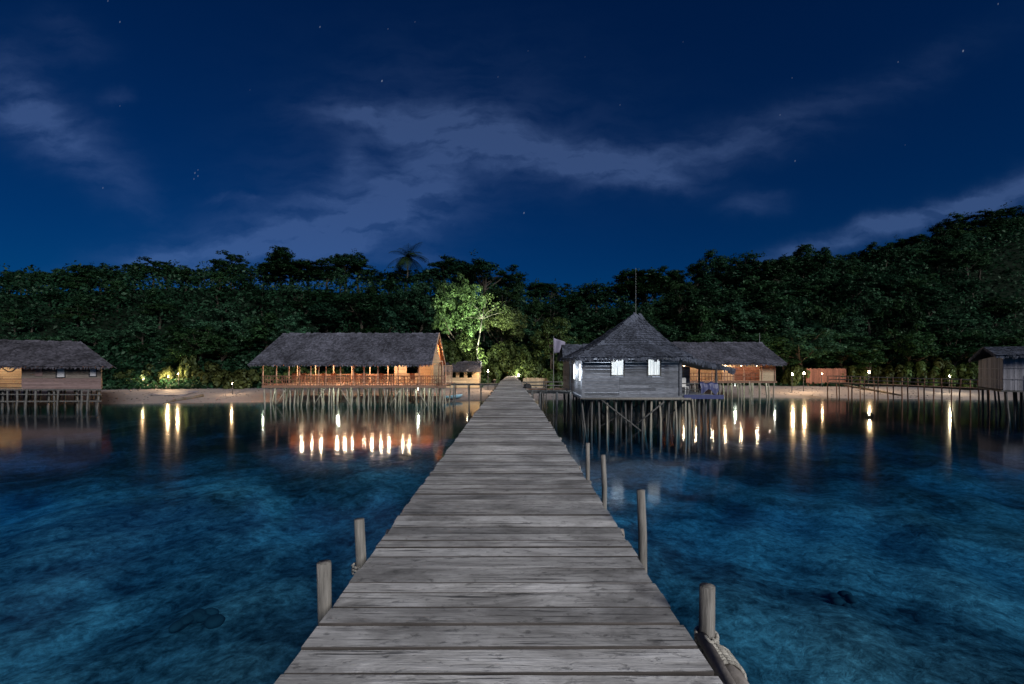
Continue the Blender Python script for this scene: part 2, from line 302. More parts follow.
tl = mnode(t, 'ShaderNodeBsdfTranslucent'); tl.inputs['Color'].default_value = (.85, .86, .84, 1); df = mnode(t, 'ShaderNodeBsdfDiffuse'); df.inputs['Color'].default_value = (.7, .7, .7, 1); em = mnode(t, 'ShaderNodeEmission'); em.inputs['Color'].default_value = (.92, .96, .95, 1); em.inputs['Strength'].default_value = .10
m1 = mnode(t, 'ShaderNodeMixShader'); m1.inputs[0].default_value = .25; l.new(tl.outputs[0], m1.inputs[1]); l.new(df.outputs[0], m1.inputs[2]); a1 = mnode(t, 'ShaderNodeAddShader'); l.new(m1.outputs[0], a1.inputs[0]); l.new(em.outputs[0], a1.inputs[1]); t.nodes.remove(b); l.new(a1.outputs[0], t.nodes['Material Output'].inputs['Surface'])
M['bulb'] = emit('warm_bulb', (1.0, .76, .46), 45)
M['bulb_white'] = emit('white_bulb', (1.0, .86, .62), 90)
M['bulb_dim'] = emit('small_white_bulb', (1.0, .97, .85), 9)
M['tube'] = emit('white_tube', (.85, .93, 1.0), 4)
M['glass'] = plain('dim_window_pane', (.5, .5, .54), .25, .3, 9)

# water: thin tinted surface, mirror by Fresnel
m, t, b = newmat('sea_water'); l = t.links; t.nodes.remove(b); M['water'] = m
tcn = mnode(t, 'ShaderNodeNewGeometry')
mp = mnode(t, 'ShaderNodeMapping'); mp.inputs['Scale'].default_value = (1.0, 1.0, 1); l.new(tcn.outputs['Position'], mp.inputs['Vector'])
wv = mnode(t, 'ShaderNodeTexNoise'); wv.inputs['Scale'].default_value = 2.6; wv.inputs['Detail'].default_value = 3; wv.inputs['Roughness'].default_value = .55; l.new(mp.outputs[0], wv.inputs['Vector'])
bp = mnode(t, 'ShaderNodeBump'); bp.inputs['Strength'].default_value = .06; bp.inputs['Distance'].default_value = .02; l.new(wv.outputs[0], bp.inputs['Height'])
tr = mnode(t, 'ShaderNodeBsdfTransparent'); tr.inputs['Color'].default_value = (1, 1, 1, 1)
va = mnode(t, 'ShaderNodeVolumeAbsorption'); va.inputs['Color'].default_value = (.16, .685, .875, 1); va.inputs['Density'].default_value = .60; l.new(va.outputs[0], t.nodes['Material Output'].inputs['Volume'])
gl = mnode(t, 'ShaderNodeBsdfGlossy'); gl.inputs['Roughness'].default_value = .095; l.new(bp.outputs[0], gl.inputs['Normal'])
fr = mnode(t, 'ShaderNodeFresnel'); l.new(bp.outputs[0], fr.inputs['Normal'])
ir = mnode(t, 'ShaderNodeMapRange'); ir.inputs[3].default_value = 1.33; ir.inputs[4].default_value = 1 / 1.33; l.new(tcn.outputs['Backfacing'], ir.inputs[0]); l.new(ir.outputs[0], fr.inputs['IOR'])   # the node inverts the index on the under side
mx = mnode(t, 'ShaderNodeMixShader'); l.new(fr.outputs[0], mx.inputs[0]); l.new(tr.outputs[0], mx.inputs[1]); l.new(gl.outputs[0], mx.inputs[2]); l.new(mx.outputs[0], t.nodes['Material Output'].inputs['Surface'])

# terrain: seabed with coral patches, sand above, forest soil higher up
m, t, b = newmat('seabed_and_sand'); l = t.links; M['terrain'] = m
geo = mnode(t, 'ShaderNodeNewGeometry'); sp = mnode(t, 'ShaderNodeSeparateXYZ'); l.new(geo.outputs['Position'], sp.inputs[0])
def noise(scale, detail=8, rough=.6, vec=None, dist=0):
    n = mnode(t, 'ShaderNodeTexNoise'); n.inputs['Scale'].default_value = scale; n.inputs['Detail'].default_value = detail; n.inputs['Roughness'].default_value = rough; n.inputs['Distortion'].default_value = dist
    l.new(vec or geo.outputs['Position'], n.inputs['Vector']); return n.outputs[0]
def rng(src, a, b_, c, d): 
    n = mnode(t, 'ShaderNodeMapRange'); l.new(src, n.inputs[0])
    for i, v_ in enumerate((a, b_, c, d)): n.inputs[i + 1].default_value = v_
    return n.outputs[0]
def mxc(fac, a, b_):
    n = mnode(t, 'ShaderNodeMix', data_type='RGBA'); l.new(fac, n.inputs[0])
    for i, v_ in ((6, a), (7, b_)):
        if isinstance(v_, tuple): n.inputs[i].default_value = (*v_, 1)
        else: l.new(v_, n.inputs[i])
    return n.outputs[2]
big = rng(noise(.17, 6, .62, dist=1.0), .44, .57, 0, 1)       # sand banks against darker beds
f1 = rng(noise(3.4, 9, .70, dist=.5), .37, .65, 0, 1); f2 = rng(noise(.9, 6, .62, dist=.7), .40, .60, 0, 1)     # tufts of coral and weed, and the patches they gather in
patch = mxc(f1, (.018, .030, .036), (.19, .225, .235))
bank = mxc(f1, (.22, .25, .25), (.74, .76, .70))
bed = mxc(big, mxc(f2, patch, mxc(f1, (.05, .07, .075), (.34, .38, .38))), bank)
fine = f1
weed = mnode(t, 'ShaderNodeMath', operation='ADD'); l.new(sp.outputs[1], weed.inputs[0]); l.new(rng(noise(.13, 5, .6), .3, .7, -8, 8), weed.inputs[1])   # seagrass beds farther out
bed = mxc(rng(weed.outputs[0], 15, 29, 0, 1), bed, mxc(fine, (.012, .02, .018), (.035, .05, .042)))
spk = rng(noise(11, 4, .7), .35, .65, .68, 1.22)
sc_ = mnode(t, 'ShaderNodeVectorMath', operation='SCALE'); l.new(bed, sc_.inputs[0]); l.new(spk, sc_.inputs['Scale'])
sand = mxc(noise(1.2, 8, .7), (.14, .128, .14), (.25, .23, .24))
soil = mxc(noise(1.0, 6, .6), (.003, .008, .005), (.008, .016, .009))
hz = noise(.35, 5, .6)
zz = mnode(t, 'ShaderNodeMath', operation='ADD'); l.new(sp.outputs[2], zz.inputs[0]); l.new(rng(hz, .3, .7, -.25, .25), zz.inputs[1])
c1 = mxc(rng(sp.outputs[2], -.25, .02, 0, 1), sc_.outputs[0], sand)
c2 = mxc(rng(zz.outputs[0], 1.0, 1.35, 0, 1), c1, soil)
l.new(c2, b.inputs['Base Color']); b.inputs['Roughness'].default_value = .95; b.inputs['Specular IOR Level'].default_value = .1
bpn = mnode(t, 'ShaderNodeBump'); bpn.inputs['Strength'].default_value = .6; bpn.inputs['Distance'].default_value = .08; l.new(noise(3.4, 9, .70, dist=.5), bpn.inputs['Height']); l.new(bpn.outputs[0], b.inputs['Normal'])

# ------------------------------------------------------------------ terrain and water
def interp(x, xs, ys): return np.interp(x, xs, ys)
def shore(x): return interp(x, [-120, -45, -30, -20, -8, 0, 8, 20, 28, 36, 60, 120], [30, 37, 40.5, 41.5, 41.5, 43, 45, 47, 47, 45.5, 42, 36])
def hilltop(x): return interp(x, [-200, -110, -60, -20, 10, 40, 75, 110, 160, 230], [11, 13.5, 17, 16.5, 14.5, 14, 21, 30, 36, 37])
def wav(x, y):
    return .10 * np.sin(x * .55 + 1.3) * np.cos(y * .47) + .07 * np.sin(x * 1.3 + y * .9) + .05 * np.sin(x * 2.7 - y * 1.9 + 1) + .14 * np.sin(x * .21 - y * .17)
def ground(x, y):
    x = np.asarray(x, float); y = np.asarray(y, float); s = y - shore(x)
    sea = np.clip(-1.25 * (1 - np.exp(s / 9.0)), -3, 0) + wav(x, y) * np.clip(-s / 8, 0, 1)
    beach = np.minimum(s * .085, .75 + (s - 9) * .03)
    h = hilltop(x); tt = np.clip((s - 9) / 42, 0, 1); hill = h * (tt * tt * (3 - 2 * tt)) * .92 + np.clip(s - 45, 0, 60) * .05
    return np.where(s < 0, sea, beach + hill + .25 * wav(x, y) * np.clip((s - 6) / 10, 0, 1))
def gz(x, y): return float(ground(x, y))
def grid(xs, ys, zf):
    gx, gy = np.meshgrid(xs, ys); z = zf(gx, gy); nx, ny = len(xs), len(ys)
    vs = np.stack([gx.ravel(), gy.ravel(), z.ravel()], 1)
    i = np.arange(nx - 1)[None, :] + np.arange(ny - 1)[:, None] * nx
    fs = np.stack([i, i + 1, i + nx + 1, i + nx], -1).reshape(-1, 4)
    return vs, fs
def npmesh(name, vs, fs, mats, smooth=False):
    me = bpy.data.meshes.new(name); nv, nf, k = len(vs), len(fs), fs.shape[1]
    me.vertices.add(nv); me.vertices.foreach_set('co', np.asarray(vs, np.float32).ravel())
    me.loops.add(nf * k); me.loops.foreach_set('vertex_index', fs.astype(np.int32).ravel())
    me.polygons.add(nf); me.polygons.foreach_set('loop_start', np.arange(0, nf * k, k, dtype=np.int32))
    if smooth: me.polygons.foreach_set('use_smooth', np.ones(nf, bool))
    me.materials.append(mats); me.update(calc_edges=True); me.validate(); return me
xs = np.concatenate([np.linspace(-420, -60, 40)[:-1], np.linspace(-60, 60, 241), np.linspace(60, 420, 40)[1:]])
ys = np.concatenate([np.linspace(-160, -8, 20)[:-1], np.linspace(-8, 62, 176), np.linspace(62, 240, 60)[1:]])
tv, tf = grid(xs, ys, ground)
tag(link('terrain', npmesh('terrain', tv, tf, M['terrain'], True)), kind='structure')
wm = MB().bb((-420, -160, -7), (420, 75, 0))
tag(wm.build('water', M['water']), kind='structure')

# ------------------------------------------------------------------ foliage
def leaves(cent, nrm, size, asp=.55):
    n = len(cent); nrm = nrm / (np.linalg.norm(nrm, axis=1, keepdims=True) + 1e-9)
    a = RNG.normal(size=(n, 3)); a -= nrm * (a * nrm).sum(1, keepdims=True); a /= (np.linalg.norm(a, axis=1, keepdims=True) + 1e-9)
    bt = np.cross(nrm, a); s = np.asarray(size).reshape(-1, 1) * np.ones((n, 1)); w = s * asp
    sag = nrm * s * -.18
    vs = np.stack([cent - a * s * .5 + sag, cent + bt * w * .5, cent + a * s * .5 + sag, cent - bt * w * .5], 1).reshape(-1, 3)
    return vs, np.arange(4 * n).reshape(-1, 4)
def crown(kind, seed, ncl=70, per=60, leaf=.35):
    global RNG
    RNG = np.random.default_rng(seed)
    C = []; 
    # a crown is built on unit tree height 10: trunk to z=5, foliage 3.5..10
    lobes = {'round': [((0, 0, 7.0), (3.2, 3.2, 2.7)), ((1.6, .4, 6.0), (2.2, 2.2, 1.8)), ((-1.7, -.5, 6.2), (2.1, 2.1, 1.9))],
             'narrow': [((0, 0, 7.4), (1.8, 1.8, 2.5)), ((.4, .2, 5.2), (2.1, 2.1, 2.0)), ((-.5, 0, 8.8), (1.1, 1.1, 1.1))],
             'spread': [((0, 0, 8.2), (3.3, 3.3, 1.2)), ((2.6, .6, 7.3), (2.2, 2.2, .9)), ((-2.7, -.4, 7.5), (2.3, 2.3, 1.0)), ((.3, -1.8, 6.0), (2.6, 2.2, 1.1))],
             'ragged': [((-1.1, 0, 8.5), (1.6, 1.6, 1.3)), ((1.5, .3, 7.4), (1.9, 1.9, 1.3)), ((-1.9, -.4, 6.2), (1.8, 1.8, 1.2)), ((.7, -.9, 5.4), (2.2, 2.2, 1.4)), ((.5, .3, 9.2), (.9, .9, .9))]}[kind]
    vol = np.array([r[0] * r[1] * r[2] for _, r in lobes]) ** .7; vol /= vol.sum()
    cent, nrm = [], []
    for i in range(ncl):
        c, r = lobes[RNG.choice(len(lobes), p=vol)]
        d = RNG.normal(size=3); d /= np.linalg.norm(d); rad = RNG.uniform(.45, 1.08)
        cc = np.array(c) + d * np.array(r) * rad; C.append(cc)
        cr = RNG.uniform(.45, .85)
        dd = RNG.normal(size=(per, 3)); dd /= np.linalg.norm(dd, axis=1, keepdims=True); dd[:, 2] *= .62
        cent.append(cc + dd * cr * RNG.uniform(.55, 1.1, (per, 1))); nrm.append(dd + np.array([0, 0, .75]) + RNG.normal(size=(per, 3)) * .3)
    # loose twig leaves beyond the outline
    for i in range(ncl // 3):
        cc = C[i * 2 % ncl] + RNG.normal(size=3) * np.array([.7, .7, .5]); k = per // 4
        cent.append(cc + RNG.normal(size=(k, 3)) * .25); nrm.append(RNG.normal(size=(k, 3)) + np.array([0, 0, .6]))
    cent = np.concatenate(cent); nrm = np.concatenate(nrm)
    vs, fs = leaves(cent, nrm, RNG.uniform(.7, 1.3, len(cent)) * leaf)
    return vs, fs, C
def trunk_mesh(name, C, mat, top=6.5, r=.22):
    mb = MB(); rr = random.Random(len(C)); p = Vector((0, 0, -.6)); pts = [p]
    for i in range(1, 5):
        pts.append(Vector((rr.uniform(-.2, .2) * i * .5, rr.uniform(-.2, .2) * i * .5, -.6 + (top + .6) * i / 4)))
    mb.path(pts, [r * 1.3, r, r * .8, r * .6, r * .3], 7)
    for c in C[::max(1, len(C) // 9)]:
        a = pts[2] + (pts[4] - pts[2]) * rr.uniform(0, .9); e = Vector(c); mid = (a + e) / 2 + Vector((0, 0, -.25))
        mb.path([a, mid, e], [r * .42, r * .28, r * .08], 5)
    return mb.mesh(name, mat)
KINDS = {'round': 'round-crowned', 'narrow': 'tall narrow', 'spread': 'flat spreading', 'ragged': 'ragged open-crowned'}
PROTO = {}
for ki, k in enumerate(KINDS):
    for vnt in range(2):
        vs, fs, C = crown(k, 100 + ki * 10 + vnt, ncl={'narrow': 58}.get(k, 78))
        for mk in ('leaf', 'leaf_deep'):
            PROTO[(k, vnt, mk)] = (npmesh('crown', vs, fs, M[mk]), None)
        tm = trunk_mesh('trunk', C, M['bark'])
        for mk in ('leaf', 'leaf_deep'): PROTO[(k, vnt, mk)] = (PROTO[(k, vnt, mk)][0], tm)
def plant_tree(k, vnt, mk, x, y, h, label, group='trees of the forest behind the beach', wide=1.0, name='tree', rz=None, meshes=None):
    cm, tm = meshes or PROTO[(k, vnt, mk)]
    z = gz(x, y); o = thing(name, label, 'tree', (x, y, z), group)
    s = h / 10.0; o.scale = (s * wide, s * wide, s); o.rotation_euler = (0, 0, random.uniform(0, 6.28) if rz is None else rz)
    link('trunk', tm, o); link('crown', cm, o); return o
SKY = ([-80, 0, 40, 70, 110, 130, 160, 200, 240, 262, 290, 320, 350, 372, 400, 430, 450, 490, 520, 545, 570, 610, 640, 680, 740, 770, 800, 860, 900, 940, 980, 1024, 1100],
       [284, 283, 277, 285, 283, 272, 262, 266, 255, 263, 252, 259, 255, 270, 270, 268, 267, 266, 272, 275, 286, 281, 270, 268, 259, 264, 253, 248, 238, 226, 216, 215, 205])
LAND = ['above the lit porch of the plank house', 'over the end eave of the plank house', 'above the garden lamps on the sand', 'between the garden lamps and the dining pavilion',
        "over the left end of the pavilion's long roof", "over the middle of the pavilion's long roof", "over the gable of the long pavilion", 'over the small hut beside the jetty',
        'behind the flagpole', 'over the peak of the two-window house', "right of the two-window house's tall mast", 'over the roof with the short mast',
        'above the pair of beach lamps', 'above the lone lamp on the beach', 'behind the middle of the railed pier', 'over the pale hut on stilts']
ROWS = [('tree on the skyline', 88, 0.0, 12), ('tree high on the slope', 76, .22, 10), ('tree low on the slope', 65, .48, 9), ('tree at the beach edge', 56, .70, 8), ('tree halfway up the slope', 84, .36, 11), ('tree near the hill top', 100, .12, 12)]
kinds = list(KINDS)
for ri, (rn, d0, fr_, hm) in enumerate(ROWS):
    n_per = [4, 4, 3, 3, 4, 4][ri]
    for ci in range(10 if ri >= 4 else 0, 16):
        order = kinds[:]; random.shuffle(order)
        for j in range(n_per):
            px = ci * 64 + (j + .5) * 64 / n_per + random.uniform(-5, 5); d = d0 + random.uniform(-8, 8) * (1 if ri not in (3,) else .4) + max(0, (px - 700) / 324) * [14, 10, 4, 0, 8, 6][ri]
            if ri == 3 and (468 < px < 545): continue
            if ri == 3: d = max(d, shore(X(px, d)) + 11)
            ytop = np.interp(px, *SKY); ytop = ytop + fr_ * (372 - ytop) + (random.uniform(-15, 13) if ri else random.choice((-7, -3, 2, 6, 10, 14)))
            if ri in (0, 5) and 392 < px < 424: ytop += 13      # the gap the tall palm stands in
            x = X(px, d); g = gz(x, d); h = Z(ytop, d) - g
            h = min(max(h, hm * .42), hm * 1.9) * random.choice((.88, 1, 1, 1.07))
            k = order[j]; wide = min(1.35, max(.75, hm / h)) * (1.05 if k != 'narrow' else 1) * random.uniform(.75, 1.45)
            plant_tree(k, random.randint(0, 1), 'leaf' if ri >= 1 and random.random() < .6 else 'leaf_deep', x, d, h, f'{KINDS[k]} {rn}, {LAND[ci]}', wide=wide)
# undergrowth between the trunks, one mass
def undergrowth(n, ymin, ymax, hmax, xs_, seed):
    r = np.random.default_rng(seed); x = r.uniform(xs_[0], xs_[1], n); s = r.uniform(ymin, ymax, n); y = shore(x) + s
    hh = hmax * (.35 + .65 * (np.sin(x * .9) * np.sin(y * .7 + x * .2) * .5 + .5))
    edge = np.clip((s - ymin) / 4, .15, 1); z = ground(x, y) + r.uniform(0, 1, n) ** .7 * hh * edge
    return np.stack([x, y, z], 1)
pts = np.concatenate([undergrowth(80000, 9.5, 24, 2.6, (-75, 85), 1), undergrowth(52000, 22, 45, 6.0, (-120, 75), 2), undergrowth(60000, 18, 95, 4.5, (40, 160), 6),
                      undergrowth(9000, 10, 60, 5, (-190, -106), 3), undergrowth(9000, 10, 60, 6, (122, 200), 4)])
keep = ~((np.abs(pts[:, 0]) < 3.2) & (pts[:, 1] < 62)); pts = pts[keep]
RNG = np.random.default_rng(5); far_ = np.where(pts[:, 1] > 66, 1.25, 1.0)
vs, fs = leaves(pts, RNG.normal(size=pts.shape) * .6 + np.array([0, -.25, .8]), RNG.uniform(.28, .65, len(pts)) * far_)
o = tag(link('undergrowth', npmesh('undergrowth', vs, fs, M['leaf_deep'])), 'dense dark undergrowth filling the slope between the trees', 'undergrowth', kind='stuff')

# palms
def palm(px, d, ytop, label, h_frond=3.0, nfr=18, lean=.4, mat='frond', group='palms in the forest'):
    x = X(px, d); g = gz(x, d); top = Z(ytop, d) - h_frond * .25; o = thing('palm_tree', label, 'palm', (x, d, g), group)
    mb = MB(); H_ = top - g; pts = [Vector((x + lean * math.sin(i / 6 * 1.5) - lean, d, g - .4 + (H_ + .4) * i / 6)) for i in range(7)]
    mb.path(pts, [.2, .17, .15, .14, .13, .12, .13], 8); mb.build('trunk', M['bark'], o)
    tip = pts[-1]; r = random.Random(int(px)); V = []; Fc = []
    mb = MB()
    for i in range(nfr):
        a = 2 * math.pi * i / nfr + r.uniform(-.2, .2); el = r.uniform(-.35, 1.15); ln = h_frond * r.uniform(.8, 1.1); pr = tip; dirv = Vector((math.cos(a) * math.cos(el), math.sin(a) * math.cos(el), math.sin(el)))
        for s_ in range(9):
            q = pr + dirv * ln / 9; dirv = (dirv + Vector((0, 0, -.16))).normalized(); side = dirv.cross(Vector((0, 0, 1))).normalized() if abs(dirv.z) < .99 else Vector((1, 0, 0))
            mb.beam(pr, q, .03, .02)
            wl = .75 * math.sin(math.pi * (s_ + 1.2) / 10.5) * h_frond / 3
            for sg in (-1, 1):
                for e in (0, .5):
                    b0 = pr + (q - pr) * e; e1 = b0 + side * sg * wl + dirv * .22 + Vector((0, 0, -.3 * wl)); w2 = dirv * .07
                    mb.add([b0 - w2, b0 + w2, e1 + w2 * .3, e1 - w2 * .3], [(0, 1, 2, 3)])
            pr = q
    mb.build('crown', M[mat], o); return o
palm(408, 84, 251, "tall feathery palm standing above the forest over the pavilion's ridge", 4.4, 22)
palm(122, 92, 281, 'slender palm against the sky beyond the plank house', 3.2, 18)
palm(22, 92, 281, 'palm on the skyline over the lit porch of the plank house', 3.0, 18)
palm(80, 91, 287, 'short palm top between two taller palms above the plank house roof', 2.8, 16)
palm(866, 58, 345, 'pale palm at the beach edge above the lone beach lamp', 2.4, 16, .3)

# the floodlit tree by the jetty head
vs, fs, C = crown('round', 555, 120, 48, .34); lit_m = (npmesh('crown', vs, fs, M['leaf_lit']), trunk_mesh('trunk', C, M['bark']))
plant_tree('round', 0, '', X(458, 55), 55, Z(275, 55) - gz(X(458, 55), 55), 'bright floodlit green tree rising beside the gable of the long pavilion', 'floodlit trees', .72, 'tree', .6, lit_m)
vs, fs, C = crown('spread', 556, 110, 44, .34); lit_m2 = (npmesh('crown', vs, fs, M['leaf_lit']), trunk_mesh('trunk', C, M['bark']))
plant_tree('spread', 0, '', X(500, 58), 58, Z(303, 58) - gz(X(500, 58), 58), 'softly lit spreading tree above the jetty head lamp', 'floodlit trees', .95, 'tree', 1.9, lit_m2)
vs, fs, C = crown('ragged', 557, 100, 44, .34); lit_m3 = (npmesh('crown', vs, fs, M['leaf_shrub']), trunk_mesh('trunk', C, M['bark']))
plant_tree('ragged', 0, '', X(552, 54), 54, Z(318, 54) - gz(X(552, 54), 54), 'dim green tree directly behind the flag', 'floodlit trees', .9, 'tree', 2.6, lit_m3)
# pale branching tree
d = 53.5; bx, bg = X(479, d), gz(X(479, d), d); o = thing('pale_tree', 'small tree with pale bare forking branches in front of the floodlit tree', 'tree', (bx, d, bg)); mb = MB()
fork = P(482, 319, d); mb.path([(bx, d, bg - .3), P(477, 350, d), P(480, 333, d), fork], [.10, .09, .07, .06], 7)
tips = []
for (a, b_) in [((474, 313), (463, 307)), ((478, 309), (470, 302)), ((488, 312), (497, 308)), ((492, 315), (505, 312)), ((484, 308), (488, 300)), ((472, 317), (460, 316))]:
    yo = random.uniform(-1, 1); q = P(*a, d); q.y += yo * .5; e = P(*b_, d); e.y += yo; mb.path([fork, q, e], [.045, .03, .015], 6); tips.append(e)
mb.build('trunk', M['bark_pale'], o, True)
cs = np.concatenate([np.array(e) + RNG.normal(size=(60, 3)) * np.array([.45, .45, .25]) + np.array([0, 0, .25]) for e in tips])
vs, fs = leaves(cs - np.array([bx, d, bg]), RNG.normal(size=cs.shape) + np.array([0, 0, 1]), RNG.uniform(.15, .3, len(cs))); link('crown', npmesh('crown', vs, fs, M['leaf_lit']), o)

# shrubs along the sand
def shrub_mesh(seed, leaf=.26, ncl=26, per=42, hh=1.0):
    r = np.random.default_rng(seed); cent, nrm = [], []
    for i in range(ncl):
        a = r.uniform(0, 6.28); q = r.uniform(0, 1) ** .6; c = np.array([math.cos(a) * q, math.sin(a) * q, r.uniform(.15, 1) * (1 - .45 * q * q) * hh])
        dd = r.normal(size=(per, 3)); dd /= np.linalg.norm(dd, axis=1, keepdims=True); cent.append(c + dd * .24); nrm.append(dd + np.array([0, -.1, .7]))
    c = np.concatenate(cent); return leaves(c, np.concatenate(nrm), r.uniform(.7, 1.3, len(c)) * leaf)
shr = [npmesh('shrub', *shrub_mesh(40, .16, 110, 44, 2.3), M['leaf_shrub'])] + [npmesh('shrub', *shrub_mesh(30 + i), M['leaf_shrub']) for i in range(3)]
def shrub(px, d, r_, h, label, i, group='shrubs along the beach', name='shrub'):
    x = X(px, d); o = link(name, shr[i], None, (x, d, gz(x, d) - .05)); o.scale = (r_, r_, h); o.rotation_euler.z = random.uniform(0, 6); tag(o, label, 'shrub', group)
for i, (px, d, r_, h, lb) in enumerate([
    (130, 51, 1.2, 1.5, 'low shrub beside the end wall of the plank house'), (152, 51.5, 1.1, 1.9, 'shrub between the two garden lamps'), (172, 51, 1.2, 2.2, 'yellow-lit shrub right behind the second garden lamp'),
    (190, 51.5, 1.1, 3.4, 'tall lit shrub leaning right of the garden lamps'), (212, 52, 1.7, 2.3, 'broad shrub behind the grey-blue tarpaulin on the sand'), (230, 51, 1.6, 2.0, 'leafy green shrub midway between tarpaulin and long pavilion'),
    (246, 51, 1.6, 2.1, "bright green shrub next to the pavilion's left corner"), (264, 52, 1.7, 2.2, "shrub seen through the pavilion's leftmost open bay"), (300, 52, 2.0, 2.4, "shrub seen through the pavilion's second open bay"),
    (335, 52, 2.0, 2.2, 'shrub seen through the middle of the open pavilion'), (455, 55, 1.5, 2.6, 'shrub behind the roof of the small beach hut'), (497, 56, 1.5, 2.6, 'yellow-green shrub left of the jetty head lamp'),
    (538, 56, 1.6, 2.8, 'shrub lit from the jetty head lamp on its right'), (560, 53, 1.8, 3.0, 'dark leafy shrub at the foot of the flagpole'), (796, 56, 1.4, 2.6, "yellow-lit shrub by the low pavilion's right eave"),
    (850, 56, 1.6, 2.4, 'shrub beside the red bamboo fence end'), (868, 57, 1.6, 3.0, 'reddish-lit shrub right behind the lone beach lamp'), (892, 55, 1.8, 2.6, 'shrub behind the left part of the railed pier'),
    (915, 54, 1.9, 3.0, 'olive shrub behind the middle of the railed pier'), (938, 53, 1.9, 3.2, 'tall olive shrub behind the right part of the railed pier'), (960, 52, 1.9, 3.0, 'shrub just before the pale hut on stilts'),
    (985, 52, 2.0, 2.8, 'shrub behind the pale hut on stilts')]):
    shrub(px, d, r_, h, lb, 1 + i % 3)
for (px, d, r_, h, lb) in [(446, 53.5, 1.9, 2.4, 'tall dense bush against the gable corner of the long pavilion'), (468, 54.5, 2.2, 2.6, 'tall dense bush under the bright floodlit tree'), (503, 56, 2.0, 2.3, 'tall bush above the jetty head lamp'), (526, 56, 2.0, 2.2, 'tall bush between jetty head lamp and flagpole')]: shrub(px, d, r_, h, lb, 0)

# ------------------------------------------------------------------ lamps
def point(parent, loc, energy, color, radius=.08):
    ld = bpy.data.lights.new('lamp_light', 'POINT'); ld.energy = energy * 2.6; ld.color = color; ld.shadow_soft_size = radius
    o = bpy.data.objects.new('light', ld); COL.objects.link(o); o.parent = parent; o.location = Vector(loc) - WL.get(parent, Vector()); return o
WARM = (1.0, .79, .54); COOL = (.86, .94, 1.0); NEUT = (1.0, .92, .78); GREENW = (.88, 1.0, .80)
def hanging_bulb(p, label, group, energy, color=WARM, mat='bulb', r=.07, cord=.35):
    p = Vector(p); o = thing('hanging_bulb', label, 'lamp', p, group)
    MB().sphere(p, r).build('bulb', M[mat], o, True); MB().tube(p + Vector((0, 0, r)), p + Vector((0, 0, r + .08)), .03).tube(p + Vector((0, 0, r + .08)), p + Vector((0, 0, r + cord)), .008, n=5).build('cord', M['dark'], o)
    point(o, p + Vector((0, -.02, r + .12)), energy, color); return o
def post_lamp(px, py, d, label, group, energy, color=WARM, mat='bulb_white', r=.11, base=None):
    color = (1.0, .66, .34) if color == WARM else color
    p = P(px, py, d); z0 = gz(p.x, p.y) - .2 if base is None else base; o = thing('post_lamp', label, 'lamp', (p.x, p.y, z0), group)
    MB().tube((p.x, p.y + .1, z0), (p.x, p.y + .1, p.z + .22), .04, .03).beam((p.x, p.y + .12, p.z + .2), (p.x, p.y - .05, p.z + .2), .03, .03).build('post', M['dark'], o)
    MB().sphere(p, r).build('bulb', M[mat], o, True); point(o, p + Vector((0, -.06, r + .10)), energy * 1.7, color, r); return o

# ------------------------------------------------------------------ thatch
def thatch(mb, eL, eR, rR, rL, rows, cols, lift=.04, over=1.5, thick=.025, jag=.45):
    rows = int(rows * 1.45); cols = int(cols * 1.9)
    eL, eR, rR, rL = map(Vector, (eL, eR, rR, rL)); nrm = (eR - eL).cross(rL - eL).normalized()
    if nrm.z < 0: nrm = -nrm
    def S(a, b_): return (eL * (1 - a) + eR * a) * (1 - b_) + (rL * (1 - a) + rR * a) * b_
    for i in range(rows):
        wl = (S(0, i / rows) - S(1, i / rows)).length; c = max(2, int(cols * wl / max((eL - eR).length, (rL - rR).length, .01)))
        for j in range(c):
            if wl < .1: continue
            a0, a1 = j / c - .1 / c, (j + 1) / c + .1 / c; b0 = i / rows - random.uniform(0, jag) / rows; b1 = min(1, (i + over) / rows)
            up = nrm * (lift + random.uniform(0, .03)); dn = nrm * .005; tk = nrm * thick
            sk = random.uniform(-.04, .04)
            q = [S(a0, b0 + sk / rows) + up, S(a1, b0 - sk / rows) + up, S(a1, b1) + dn, S(a0, b1) + dn]
            mb.add(q + [p - tk for p in q], [(0, 1, 2, 3), (7, 6, 5, 4), (0, 4, 5, 1), (1, 5, 6, 2), (2, 6, 7, 3), (3, 7, 4, 0)])
def slab(mb, pts, th=.06):
    pts = [Vector(p) for p in pts]; n = (pts[1] - pts[0]).cross(pts[-1] - pts[0]).normalized()
    if n.z < 0: n = -n
    k = len(pts); lo = [p - n * th - n * .012 for p in pts]; hi = [p - n * .012 for p in pts]
    mb.add(hi + lo, [tuple(range(k)), tuple(range(2 * k - 1, k - 1, -1))] + [(i, k + i, k + (i + 1) % k, (i + 1) % k) for i in range(k)])
def fringe(mb, a, b_, n, ln=.22):
    n = int(n * 1.5); ln *= 1.3
    a, b_ = Vector(a), Vector(b_)
    for i in range(n):
        p = a + (b_ - a) * ((i + random.uniform(-.3, .3)) / n); w = (b_ - a).normalized() * random.uniform(.03, .09); d_ = Vector((random.uniform(-.05, .05), -.02, -random.uniform(.3, 1) * ln)); t_ = Vector((0, .015, 0))
        q = [p - w, p + w, p + w * .4 + d_, p - w * .4 + d_]; mb.add(q + [x_ + t_ for x_ in q], [(0, 1, 2, 3), (7, 6, 5, 4), (0, 4, 5, 1), (1, 5, 6, 2), (2, 6, 7, 3), (3, 7, 4, 0)])
